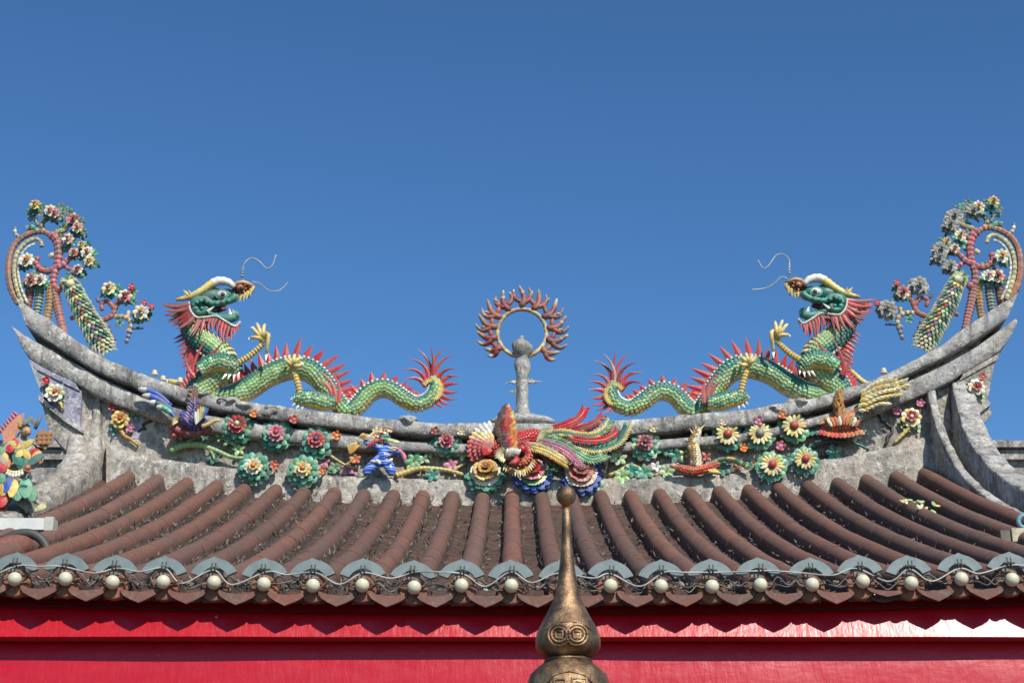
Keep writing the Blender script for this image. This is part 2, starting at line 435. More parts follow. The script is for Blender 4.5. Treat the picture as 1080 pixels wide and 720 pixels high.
M2B_L = [(16, 350), (33, 379), (80, 404), (110, 421), (150, 436), (180, 445), (250, 459), (360, 472), (435, 476), (490, 478), (550, 478)]
M2B_R = [(610, 478), (660, 476), (714, 472), (790, 465), (860, 449), (914, 438), (978, 414), (1017, 393), (1053, 371), (1064, 358), (1073, 340)]
def band(name, top, bot, d, thick, mat, n=90, rnd=.0, rough=.006, amp=0):
    T = cr(top, n=n); B = cr(bot, n=n); rows = []
    prof = [(0, .0), (.10, .55), (.30, .92), (.55, 1), (.80, .92), (.93, .55), (1, .0)] if rnd else [(0, 0), (.04, 1), (.5, 1), (.96, 1), (1, 0)]
    m = MB(); frp = []; bkp = []
    for (tx, ty), (bx, by_) in zip(T, B):
        fr = []; 
        for u, k in prof:
            dd = d - (rnd or .012)*(1-k) + random.uniform(-rough, rough)
            fr.append(q(tx+(bx-tx)*u + 0, ty+(by_-ty)*u + random.uniform(-1, 1)*amp, dd))
        back = [q(bx, by_, d)+V((0, thick, 0)), q(tx, ty, d)+V((0, thick, 0))]
        rows.append(fr+back)
    m.grid(rows, W0, True, True)
    m.add(rows[0], [tuple(range(len(rows[0])))], W0, False); m.add(rows[-1], [tuple(reversed(range(len(rows[-1]))))], W0, False)
    return m.build(name, mat, ridge)
band('ridge_cap', CT_L+CT_R, CB_L+CB_R, .15, .62, CONC, 150, .0, .006, .6)
band('ridge_moulding', M2T_L+M2T_R, M2B_L+M2B_R, .105, .53, CONC, 130, .0, .003, .35)
# core between mouldings and the wall below
inner = lambda pts, a, b: [p for p in pts if a <= p[0] <= b]
core_t = [(x, y+3) for x, y in CB_L[1:]+CB_R[:-1]]; core_b = [(x, y+6) for x, y in M2T_L[2:]+M2T_R[:-2]]
band('ridge_core', core_t, core_b, -.02, .34, CONC, 100)
wt = [(x, y-3) for x, y in inner(M2B_L, 80, 560)+inner(M2B_R, 560, 1017)]
wb = [(72, 540), (110, 535), (250, 540), (550, 545), (850, 540), (990, 535), (1026, 535)]
m = MB(); T = cr(wt, n=150); Bt = cr(wb, n=150); rows = []
for (tx, ty), (bx, by_) in zip(T, Bt):
    rows.append([q(tx+(bx-tx)*u/9, ty+(by_-ty)*u/9, random.uniform(-.006, .006)) for u in range(10)] + [q(bx, by_, 0)+V((0, .4, 0)), q(tx, ty, 0)+V((0, .4, 0))])
m.grid(rows, W0, True, True); m.build('ridge_wall', PLAS, ridge)
SK = [(112, 470), (175, 484), (250, 494), (330, 500), (420, 504), (550, 506), (680, 503), (770, 497), (850, 487), (930, 473), (986, 458)]
m = MB(); rows = []
for (x, y) in cr(SK, n=140):
    rr = lambda: random.uniform(-.008, .008)
    rows.append([q(x, y, -.02), q(x, y+random.uniform(-.5, .8), .07+rr()), q(x, y+3, .095+rr()), q(x, y+10, .10+rr()), q(x, y+18, .105+rr()), q(x, y+27, .12+rr()), q(x, 545, .13)])
m.grid(rows, W0); m.build('ridge_skirt', PLAS, ridge)
# stepped ridge ends: lavender strip, painted panel, ledge, block
def slab(name, pts, d, thick, mat):
    m = MB(); m.prism([q(x, y, d) for x, y in pts][::-1], [q(x, y, d)+V((0, thick, 0)) for x, y in pts][::-1], W0); return m.build(name, mat, ridge)
slab('lavender_strip', [(31, 379), (80, 404), (84, 412), (36, 388)], .10, .44, PANEL)
slab('end_panel', [(37, 389), (86, 412), (84, 455), (68, 441), (47, 418)], .085, .44, PANEL)
slab('panel_frame', [(31, 381), (38, 389), (48, 418), (45, 419)], .10, .42, CONC)
slab('end_ledge', [(41, 416), (69, 439), (88, 452), (88, 457), (68, 444), (40, 421)], .11, .48, CONC)
slab('end_block', [(44, 422), (68, 444), (88, 458), (86, 490), (63, 468), (50, 452)], .075, .38, PLAS)
slab('lavender_strip', [(1054, 372), (1016, 394), (1012, 401), (1052, 379)], .10, .44, PLAS)
slab('end_panel', [(1049, 382), (1010, 402), (1012, 450), (1025, 443), (1041, 425)], .085, .44, PLAS)
slab('end_ledge', [(1043, 422), (1024, 438), (1006, 450), (1006, 454), (1024, 443), (1045, 426)], .11, .48, CONC)
slab('end_block', [(1042, 426), (1024, 443), (1008, 455), (1008, 482), (1026, 461), (1046, 436)], .075, .38, PLAS)
slab('wall_panel', [(112, 424), (152, 438), (149, 462), (118, 462)], .008, .03, PANEL)
# broken dark cornice cracks and a bare brick patch in the wall
m = MB(); pts = [(926, 437), (929, 441), (929, 444), (934, 445), (937, 449), (941, 450), (941, 456), (936, 460), (936, 465), (933, 470)]
m.tube([q(x, y, .012) for x, y in pts], .013, lin((40, 36, 34)), 5); 
for a in [[(150, 449), (155, 445), (160, 444)], [(146, 455), (150, 452), (154, 452)]]: m.tube([q(x, y, .008) for x, y in a], .012, lin((40, 36, 34)), 5)
m.build('plaster_crack', DARKW, ridge)
m = MB(); m.prism([q(x, y, .06) for x, y in [(129, 483), (134, 478), (150, 478), (158, 484), (156, 488), (132, 487)]][::-1], [q(x, y, -.02) for x, y in [(129, 483), (134, 478), (150, 478), (158, 484), (156, 488), (132, 487)]][::-1], lin((170, 125, 95)))
m.build('brick_patch', TILE, ridge)
# ornamental stone lumps where the dragons sit, small knobs along the cap
for (x, y, r) in [(432, 441, 8), (840, 423, 9), (820, 429, 8), (210, 415, 8), (240, 421, 8), (262, 426, 9), (290, 430, 10)]:
    from mathutils import noise as mn
    m = MB()
    for k_ in range(4):
        px, py = x+random.uniform(-.7, .7)*r, y+3+random.uniform(-.15, .3)*r
        m.ell(q(px, py, .09+random.uniform(-.02, .03)), r*K*random.uniform(.7, 1.1), .078, r*K*random.uniform(.35, .55), W0, 16, 12)
    m.v = [tuple(V(v)+mn.noise_vector(V(v)*16)*.022+mn.noise_vector(V(v)*45)*.008) for v in m.v]
    m.build('cloud_relief', CONC, ridge)
for (x, y) in [(163, 393), (172, 399), (932, 391), (190, 401)]:
    m = MB(); m.ell(q(x, y, .05), .024, .024, .028, lin((225, 210, 150)), 10, 8); m.ell(q(x, y+2, .05), .034, .03, .014, lin((220, 200, 190)), 10, 6); m.build('porcelain_knob', CER, ridge)
# ------------------------------------------------------------------ gable ridges running down towards the eave
def gable(side):
    root = bpy.data.objects.new('gable_ridge', None); SC.collection.objects.link(root); attach(root, hall)
    def run(name, path, prof, mat, rough=.006):
        P = []
        for px, py, X in path: p = onX(px, py, side*X); P.append((p.x, p.y, p.z, 0))
        P = cr(P, n=80); m = MB(); rows = []
        for i, p in enumerate(P):
            a = V(P[max(0, i-1)][:3]); b = V(P[min(len(P)-1, i+1)][:3]); t = (b-a); t.x = 0; t.normalize()
            n = V((0, t.z, -t.y))
            if (n.y > 0 if abs(n.y) > abs(n.z) else n.z < 0): n = -n
            rows.append([V(p[:3]) + V((side*(u+random.uniform(-rough, rough)), 0, 0)) + n*(v+random.uniform(-rough, rough)) for u, v in prof])
        m.grid(rows, W0, True)
        m.add(rows[0], [tuple(range(len(rows[0])))], W0, False); m.add(rows[-1], [tuple(range(len(rows[-1])))], W0, False)
        return m.build(name, mat, root)
    if side > 0:
        inn = [(977, 405, 3.44), (981, 428, 3.44), (987, 448, 3.44), (996, 470, 3.44), (1012, 497, 3.44), (1040, 523, 3.44), (1084, 547, 3.44), (1150, 577, 3.44), (1260, 622, 3.44)]
        bod = [(1004, 402, 3.66), (1007, 420, 3.64), (1013, 442, 3.60), (1025, 468, 3.58), (1045, 493, 3.58), (1083, 519, 3.58), (1150, 552, 3.58), (1280, 604, 3.58)]
        run('inner_moulding', inn, [(.0, -.4), (0, -.16), (0, -.012), (.008, 0), (.06, 0), (.066, -.012), (.066, -.4)], CONC)
        run('ridge_body', bod, [(0, -.8), (0, -.4), (0, -.012), (.01, 0), (.08, .0), (.17, 0), (.185, -.02), (.185, -.8)], CONC, .008)
    else:
        bod = [(109, 408, 3.405), (109, 426, 3.395), (108, 452, 3.375), (104, 476, 3.355), (92, 497, 3.34), (62, 519, 3.34), (20, 541, 3.34), (-60, 574, 3.34), (-170, 620, 3.34)]
        run('ridge_body', bod, [(0, -.7), (-.004, -.4), (0, -.2), (0, -.05), (.012, -.015), (.03, 0), (.085, .004), (.10, -.022), (.118, -.022), (.13, .008), (.20, .012), (.26, 0), (.28, -.03), (.28, -.7)], PLAS, .014)
gable(1); gable(-1)
# ------------------------------------------------------------------ neighbouring ridges behind
for nm, x0, x1, lab in (('side_hall', 1026, 1200, 'grey stepped ridge of the side hall beyond the right gable'), ('side_hall', -120, 66, 'grey stepped ridge of the side hall behind the painted warrior')):
    nb = thing(nm, lab, 'building', (onY((x0+x1)/2, 500, 16.3).x, 16.3, 0))
    for nme, ya, yb, dd in (('ridge_cap', 464, 471, .16), ('ridge_moulding', 474, 484, .11), ('wall', 471, 475, -.05), ('ridge_wall', 484, 540, 0)):
        m = MB(); Y = 16.3-dd
        if nme == 'ridge_wall':
            a, b = onY(x0, ya, Y), onY(x1, ya, Y); m.box(((a.x+b.x)/2, 16.45, a.z/2), b.x-a.x, .4, a.z, W0)
        else:
            pl = [(x0, ya+1.5), (x0+2, ya), (x1, ya), (x1, yb), (x0, yb)] if x0 > 500 else [(x0, ya), (x1-2, ya), (x1, ya+1.5), (x1, yb), (x0, yb)]
            m.prism([onY(x, y, Y) for x, y in pl][::-1], [onY(x, y, Y)+V((0, .4+dd, 0)) for x, y in pl][::-1], W0)
        m.build(nme, CONC, nb)
# ------------------------------------------------------------------ porcelain palette
TEAL, DTEAL = lin((44, 128, 112)), lin((26, 98, 90))
GRN, LGRN, PGRN = lin((98, 160, 112)), lin((160, 196, 124)), lin((184, 212, 158))
JADE, DJADE = lin((84, 164, 130)), lin((28, 116, 94))
YEL, CRM, WHT = lin((226, 196, 104)), lin((232, 220, 168)), lin((236, 232, 218))
ORG, RD, DRD = lin((226, 128, 60)), lin((186, 44, 48)), lin((140, 40, 42))
PNK, BRN, DBR = lin((206, 120, 150)), lin((150, 86, 66)), lin((86, 56, 44))
BLU, DBLU = lin((40, 84, 176)), lin((28, 48, 112))
GOLD, PURP = lin((206, 158, 70)), lin((120, 84, 140))
RED2 = lin((206, 34, 40)); CORAL = lin((200, 84, 78)); GRY = lin((150, 146, 138)); BLK = lin((16, 14, 14))
UP = V((0, 0, 1)); FRONT = V((0, -1, 0))
def dirpx(dx, dy): return V((dx, 0, -dy)).normalized() if (dx or dy) else UP

def petals(mb, c, n, r0, L, W, d, tilt, col, h=.25, shape='round', ph=0, nrm=FRONT, arc=None):
    """ring of shards around c (world), sizes in photo px"""
    nrm = nrm.normalized(); ex = V((1, 0, 0)); ex = (ex-nrm*ex.dot(nrm)).normalized(); ez = ex.cross(nrm); 
    if ez.z < 0: ez = -ez
    for k in range(n):
        a = ph + (2*math.pi*k/n if arc is None else arc[0]+(arc[1]-arc[0])*k/max(1, n-1)) + random.uniform(-.06, .06)
        rad = ex*math.cos(a) + ez*math.sin(a); tl = tilt+random.uniform(-.12, .12)
        u = rad*math.cos(tl) + nrm*math.sin(tl); nn = nrm*math.cos(tl) - rad*math.sin(tl)
        cc = jit(random.choice(col) if isinstance(col, list) else col, .14)
        k2 = random.uniform(.9, 1.1)
        mb.shard(c + rad*(r0*K) + nrm*d, u, nn, L*K*k2, W*K*random.uniform(.98, 1.18), h*.6*W*K, cc, shape, .12*W*K)

def bud(parent, x, y, d, r, col, col2=None):
    m = MB(); c = q(x, y, d)
    m.ell(c, r*K*.75, r*K*.7, r*K*.7, jit(col), 8, 6); petals(m, c, 5, r*.25, r*.95, r*.8, .01, .7, [col, col2 or col], .3)
    m.tube([c, c+V((0, d+.005, -.01))], .008, DJADE, 5)
    return m.build('bud', CER, parent)
def sprig(parent, x, y, d, r, col, n=5, ph=None, name='leaf_cluster'):
    m = MB(); c = q(x, y, d); petals(m, c, n, r*.12, r, r*.62, 0, .2, [col, jit(col, .2)], .3, 'leaf' if n < 5 else 'round', ph if ph is not None else random.random()*6)
    m.tube([c, c+V((0, d+.005, 0))], .012, DJADE, 5)
    return m.build(name, CER, parent)
def stem(parent, pts, r, col, d=.05, name='stem', ring=True, col2=None):
    m = MB(); P = cr(pts, step=2.2); n = len(P)
    ww = [q(p[0], p[1], d) for p in P]
    cA, cB = col, col2 or tuple(v*.72 for v in col)
    rad = [r*K*(1.0-.45*i/(n-1))*(1+(.08 if i % 2 else -.05)) for i in range(n)]
    m.tube(ww, rad, (lambda t: cA if int(t*(n-1)) % 2 else cB) if ring else col, 7)
    for e in (ww[0], ww[-1], ww[n//2]): m.tube([e, e+V((0, d+.01, 0))], .008, cB, 5)
    return m.build(name, CER, parent)

def flower(label, x, y, d, rings, centre, nrm=FRONT, buds=(), sprigs=(), group='porcelain flowers on the ridge', name='porcelain_flower'):
    c = q(x, y, d); f = thing(name, label, 'flower', q(x, y, 0), group)
    nm = ['leaf_petals', 'petals', 'inner_petals', 'heart_petals']
    for i, rg in enumerate(rings):
        n, r0, L, W, dd, tl, col = rg[:7]; m = MB()
        petals(m, c, n, r0, L, W, dd, tl, col, rg[8] if len(rg) > 8 else .25, rg[7] if len(rg) > 7 else 'round', random.random()*6 if len(rg) < 10 else 0, nrm, rg[9] if len(rg) > 9 else None)
        m.build(nm[min(i, 3)], CER, f)
    m = MB(); rc, cc, dc = centre
    m.ell(c+nrm.normalized()*dc, rc*K, rc*K*.8, rc*K, cc, 12, 8); m.build('flower_centre', CER, f)
    m = MB(); m.tube([c+nrm.normalized()*.0, c+V((0, d+.01, 0))], [.03, .025], DJADE, 8); m.build('stalk', CER, f)
    for b in buds: bud(f, *b)
    for s_ in sprigs: sprig(f, *s_)
    return f
def rose(lab, x, y, R_, inner, mid, core, dc=.11, leaf=(DJADE, DJADE, JADE), buds=(), sprigs=(), nleaf=13):
    return flower(lab, x, y, dc, [
        (nleaf, R_*.50, R_*.54, R_*.46, -.02, -.05, list(leaf)), (nleaf-3, R_*.42, R_*.42, R_*.36, .0, .15, [leaf[-1], JADE]),
        (11, R_*.18, R_*.36, R_*.27, .035, .28, mid), (8, R_*.08, R_*.27, R_*.25, .055, .6, inner)], (R_*.15, core, .07), buds=buds, sprigs=sprigs)
def daisy(lab, x, y, R_, core, leaf, dc=.11, buds=(), sprigs=()):
    return flower(lab, x, y, dc, [
        (12, R_*.55, R_*.48, R_*.50, -.02, .0, leaf), (15, R_*.25, R_*.5, R_*.20, .03, .12, [YEL, CRM, lin((234, 214, 132))], 'round', .35)], (R_*.25, core, .045), buds=buds, sprigs=sprigs)
rose('green flower with red heart and pale green centre beside the blue bird', 251, 449, 18.5, [RD, DRD], [RD, lin((170, 56, 50))], PGRN, buds=[(268, 437, .15, 4.5, ORG)], sprigs=[(252, 474, .05, 6, LGRN, 5), (232, 461, .05, 5, LGRN, 4), (265, 455, .06, 6, PGRN, 4)])
rose('green flower with a pink rose heart, second from the blue bird', 292, 458, 17.5, [PNK, lin((214, 96, 110))], [PNK, lin((222, 150, 160))], RD, buds=[(310, 443, .15, 5, CORAL)], sprigs=[(311, 463, .05, 6, PGRN, 5), (273, 457, .05, 6, LGRN, 4)])
rose('green flower with red petals round a blue centre', 334, 465, 18, [RED2, RD], [RD, lin((210, 110, 100))], DBLU, buds=[(355, 460, .13, 5, ORG)], sprigs=[(352, 470, .05, 6, PGRN, 5), (318, 464, .05, 5, GRN, 4)])
rose('green flower with cream petals and orange centre, low on the left', 268, 493, 17, [CRM, YEL], [WHT, CRM], ORG, dc=.2, buds=[(290, 491, .17, 5, lin((220, 90, 50)))], sprigs=[(225, 483, .06, 6.5, DJADE, 5)])
rose('pale green flower with cream petals, low beside the pink leaf twig', 320, 496, 17, [CRM, YEL], [WHT, YEL], lin((214, 100, 50)), dc=.2, leaf=(GRN, JADE), buds=[(340, 497, .16, 4, ORG)], sprigs=[(341, 487, .05, 7, PNK, 5)])
rose('green flower with crimson rose heart left of the phoenix', 471, 466, 15.5, [RD, DRD], [lin((190, 70, 80)), PNK], DRD, leaf=(DJADE, GRN), buds=[(459, 455, .15, 4.5, BRN), (486, 456, .13, 4, CRM)], sprigs=[(454, 474, .06, 8, GRN, 6), (488, 476, .06, 8, PGRN, 6), (476, 490, .05, 7, PNK, 5)])
rose('pale jade flower with brownish red heart right of the phoenix tail', 680, 468, 16.5, [DRD, BRN], [lin((180, 84, 80)), PNK], DBR, leaf=(JADE, PGRN), buds=[(689, 453, .14, 4.5, CRM)], sprigs=[(701, 472, .07, 8, JADE, 6), (685, 487, .05, 6, PNK, 5), (690, 495, .05, 5, WHT, 5)])
daisy('yellow daisy flower with red centre nearest the phoenix', 767, 459, 16, lin((190, 62, 50)), [TEAL, JADE], buds=[(763, 446, .13, 4, CRM), (784, 473, .08, 4.5, ORG)], sprigs=[(746, 466, .05, 7.5, PGRN, 6)])
daisy('yellow daisy flower with a grey worn centre', 801, 458, 16, GRY, [JADE, GRN], buds=[(800, 444, .13, 5, PNK), (823, 471, .07, 5.5, PNK, CORAL)])
daisy('yellow daisy flower with red centre beside the orange bird, upper row', 837, 450, 16.5, RED2, [JADE, GRN], buds=[(825, 438, .14, 4.5, ORG)], sprigs=[(858, 452, .06, 8, TEAL, 6)])
daisy('yellow daisy flower with red centre, lower row, left one', 814, 491, 16, RED2, [GRN, JADE], dc=.19, buds=[(797, 489, .12, 4, BRN)], sprigs=[(791, 492, .06, 6, GRN, 5)])
daisy('yellow daisy flower with red centre, lower row, by the teal twig', 849, 485, 15, RED2, [TEAL, JADE, DJADE], dc=.19, buds=[], sprigs=[(830, 483, .06, 6, GRN, 4)])
TN = V((0, -1, .35))
def peony(lab, x, y, cols, leafc, core, arc=(math.pi*1.0, math.pi*2.05), up=True):
    f = flower(lab, x, y, .17, [
        (9, 10, 11, 9, -.05, -.25, leafc, 'round', .3, arc), (7, 9, 11, 9, -.03, -.05, leafc[::-1], 'round', .3, (math.pi*1.05, math.pi*1.95)), (15, 6.5, 9.5, 7.5, -.01, .05, cols[0], 'wide'), (13, 5, 8, 6.5, .02, .25, cols[1], 'wide'), (10, 2.5, 6.5, 5.5, .045, .6, cols[2], 'wide'), (6, .6, 4, 4, .065, .95, cols[3], 'round')], (2.2, core, .085), TN)
    return f
peony('large golden yellow peony under the left phoenix wing', 512, 497, [[CRM, WHT], [GOLD, YEL], [GOLD, lin((214, 150, 50))], [BRN, GOLD]], [JADE, DJADE, GRN], BRN)
p2 = peony('large crimson peony with blue centre under the phoenix head', 562, 497, [[CRM, WHT, GRN], [lin((196, 110, 120)), CRM], [RD, DRD], [RED2, RD]], [BLU, BLU, DBLU], DBLU)
for s_ in ((580, 493, .1, 9, JADE, 5), (576, 482, .08, 7, DJADE, 5)): sprig(p2, *s_)
p3 = peony('large dusky pink peony with blue leaves under the phoenix tail', 613, 499, [[CRM, lin((226, 196, 180))], [lin((196, 120, 112)), CORAL], [lin((176, 96, 84)), BRN], [BRN, CORAL]], [BLU, BLU, DBLU], BRN)
for s_ in ((628, 511, .1, 8, GRN, 5), (628, 494, .09, 7, BLU, 5)): sprig(p3, *s_)
# twigs
def twig(label, pts, r, col, leaves, d=.07, name='porcelain_twig', side=()):
    t = thing(name, label, 'twig', q(*pts[0], 0), 'porcelain twigs on the ridge')
    stem(t, pts, r, col, d)
    for s_ in side: stem(t, s_, r*.6, col, d)
    for l in leaves: sprig(t, *l)
    return t
twig('thick pale green branch low on the wall left of the flowers', [(179, 475), (192, 470), (210, 469), (228, 475), (245, 482), (262, 483)], 3.4, LGRN, [(215, 461, .06, 6, DJADE, 5)], side=[[(196, 468), (204, 462), (213, 461)], [(222, 474), (225, 481), (226, 485)], [(236, 470), (242, 466), (248, 470)]])
twig('cream forked twig with pink leaves left of the blue striped figure', [(345, 478), (354, 484), (364, 490), (376, 494)], 1.7, YEL, [(366, 495, .06, 7, PNK, 4), (353, 493, .06, 6, GRN, 5), (375, 484, .06, 5.5, ORG, 5), (374, 496, .06, 6, lin((220, 140, 170)), 3)], side=[[(364, 490), (370, 486), (372, 482)]])
twig('thick cream branch running from the blue striped figure to the golden peony', [(416, 502), (428, 498), (442, 494), (458, 494), (474, 496), (488, 500)], 3.2, lin((222, 200, 120)), [(437, 486, .07, 8.5, GRN, 6), (447, 484, .07, 6, PGRN, 4), (456, 501, .09, 7, TEAL, 5), (432, 489, .07, 6, LGRN, 4)], side=[[(446, 494), (452, 497), (456, 500)], [(432, 496), (436, 490), (440, 487)], [(478, 496), (484, 492), (491, 489)]])
twig('cream forked twig with pale leaves right of the dusky pink peony', [(642, 501), (652, 497), (664, 490), (676, 494), (690, 501)], 2.0, lin((220, 192, 110)), [(652, 483, .07, 8, PGRN, 6), (656, 502, .08, 8, LGRN, 6), (666, 496, .08, 7.5, TEAL, 6), (680, 498, .08, 8, JADE, 6), (640, 483, .07, 6.5, PNK, 5), (703, 497, .08, 7.5, PGRN, 6), (692, 492, .08, 5, WHT, 5)], side=[[(637, 499), (640, 490), (641, 484)], [(690, 501), (698, 499), (704, 495)]])
twig('dark teal curved branch right of the daisy flowers', [(852, 473), (862, 468), (876, 465), (892, 466), (906, 469), (916, 474)], 2.6, DTEAL, [(879, 477, .07, 8, JADE, 5), (866, 477, .06, 5, BRN, 4), (888, 461, .06, 7, GRN, 5)], side=[[(876, 466), (880, 472), (882, 477)]])
# flower sprays on the wall panels
def spray(lab, x, y, cA, cB, core, buds, leaves, stempts, stemc, sc=1.0, D=.0):
    t = thing('flower_spray', lab, 'flower', q(x, y, 0), 'flower sprays on the ridge end panels'); c = q(x, y, D+.06)
    m = MB(); petals(m, c, 9, 3.2*sc, 5*sc, 4.6*sc, 0, .15, cA); m.build('petals', CER, t)
    m = MB(); petals(m, c, 7, 1.2*sc, 3.6*sc, 3.4*sc, .02, .5, cB); m.build('inner_petals', CER, t)
    m = MB(); m.ell(c+FRONT*.03, 1.6*sc*K, 1.4*sc*K, 1.6*sc*K, core, 8, 6); m.tube([c, c+V((0, .08, 0))], .02, DJADE, 6); m.build('flower_centre', CER, t)
    for b in buds: bud(t, b[0], b[1], D+.04, b[2]*1.3, b[3])
    for l in leaves: sprig(t, l[0], l[1], D+.03, l[2], l[3], 3)
    stem(t, stempts, 2.0*sc, stemc, D+.035)
spray('cream blossom with red centre on the outer left ridge end', 58, 414, [WHT, CRM], [CRM, ORG], RD, [(49, 402, 3.5, RD)], [(66, 420, 5, GRN), (64, 408, 4.5, GRN), (53, 408, 4, JADE)], [(60, 420), (64, 426), (66, 431)], YEL, 1.25, .09)
spray('yellow blossom with orange stem on the left lavender panel', 127, 442, [YEL, lin((236, 210, 90))], [ORG, GOLD], BRN, [(119, 430, 3.5, RD), (131, 433, 3.2, CORAL), (138, 452, 3.5, PNK)], [(143, 438, 5.5, JADE), (120, 455, 5, TEAL), (119, 447, 4.5, GRN)], [(126, 452), (132, 460), (138, 463), (145, 469)], lin((228, 160, 50)), 1.25)
spray('red and cream blossom with yellow stem on the right inner panel', 961, 440, [CRM, YEL], [RD, DRD], WHT, [(945, 434, 3.8, PNK), (970, 426, 3.6, PNK)], [(951, 447, 5, LGRN), (968, 452, 5, PGRN), (957, 452, 4.5, PGRN)], [(960, 449), (954, 456), (948, 462), (943, 467)], YEL, 1.3)
spray('small red centred blossom on the outer right ridge end', 1030, 408, [WHT, CRM], [RD, BRN], DRD, [(1036, 398, 3.2, CORAL)], [(1026, 420, 5, YEL), (1036, 416, 4.5, PGRN), (1025, 401, 4, GRN)], [(1029, 414), (1026, 420), (1024, 425)], YEL, 1.1, .09)

# ------------------------------------------------------------------ dragons
def scaly(mb, pts, cols, sgn=1, step=3.8, nr=16, d=0.0, base=DTEAL, M=lambda x, y: (x, y), flip=1):
    """tube of overlapping porcelain scales; pts (x, y, r) in photo px; sgn gives the side of the back"""
    P = cr([(*M(p[0], p[1]), p[2]*(.93 if p[2] > 6.5 and len(pts) > 6 else 1)) for p in pts], step=step); n = len(P)
    ww = [q(p[0], p[1], d) for p in P]; rad = [p[2]*K for p in P]
    mb.tube(ww, [r*.93 for r in rad], tuple(v*.35 for v in base), 14)
    for i in range(n):
        T = (ww[min(i+1, n-1)]-ww[max(i-1, 0)]).normalized()
        back = V((-T.z, 0, T.x))*sgn
        r = rad[i]
        nn = max(8, int(round(2*math.pi*r/(3.9*K))))
        for k in range(nn):
            a = 2*math.pi*(k+.22*(i % 2))/nn; aa = min(a, 2*math.pi-a)/math.pi
            o = back*math.cos(a) + FRONT*math.sin(a)
            if o.y > .45: continue
            c = cols(aa)
            u = (T + o*.20).normalized()
            mb.shard(ww[i]+o*(r*.97), u, o, step*K*1.3, 2*math.pi*r/nn*.95, .006, jit(c, .13), 'scale', .010)
    return P, ww, rad
def backline(ww, rad, i, sgn, lift=1.0, front=0.0):
    n = len(ww); T = (ww[min(i+1, n-1)]-ww[max(i-1, 0)]).normalized(); b = V((-T.z, 0, T.x))*sgn
    o = (b*math.cos(front)+FRONT*math.sin(front))
    return ww[i]+o*rad[i]*lift, o, T
def beads(mb, ww, rad, sgn, col, front=.35, r=1.75, every=1):
    for i in range(0, len(ww), every):
        p, o, T = backline(ww, rad, i, sgn, 1.05, front); mb.ell(p, r*K, r*K, r*K, jit(col, .06), 6, 4)
def spines(mb, ww, rad, sgn, col, Ls, every=2, lean=.35, i0=0, i1=None):
    n = len(ww)
    for k, i in enumerate(range(i0, i1 or n, every)):
        p, o, T = backline(ww, rad, i, sgn, .95); L = Ls(i/(n-1))*random.uniform(.8, 1.15)
        mb.spike(p, p+(o+T*lean).normalized()*L*1.12*K, 4.8*K, jit(col, .15), n=4, flat=.45, seg=3)

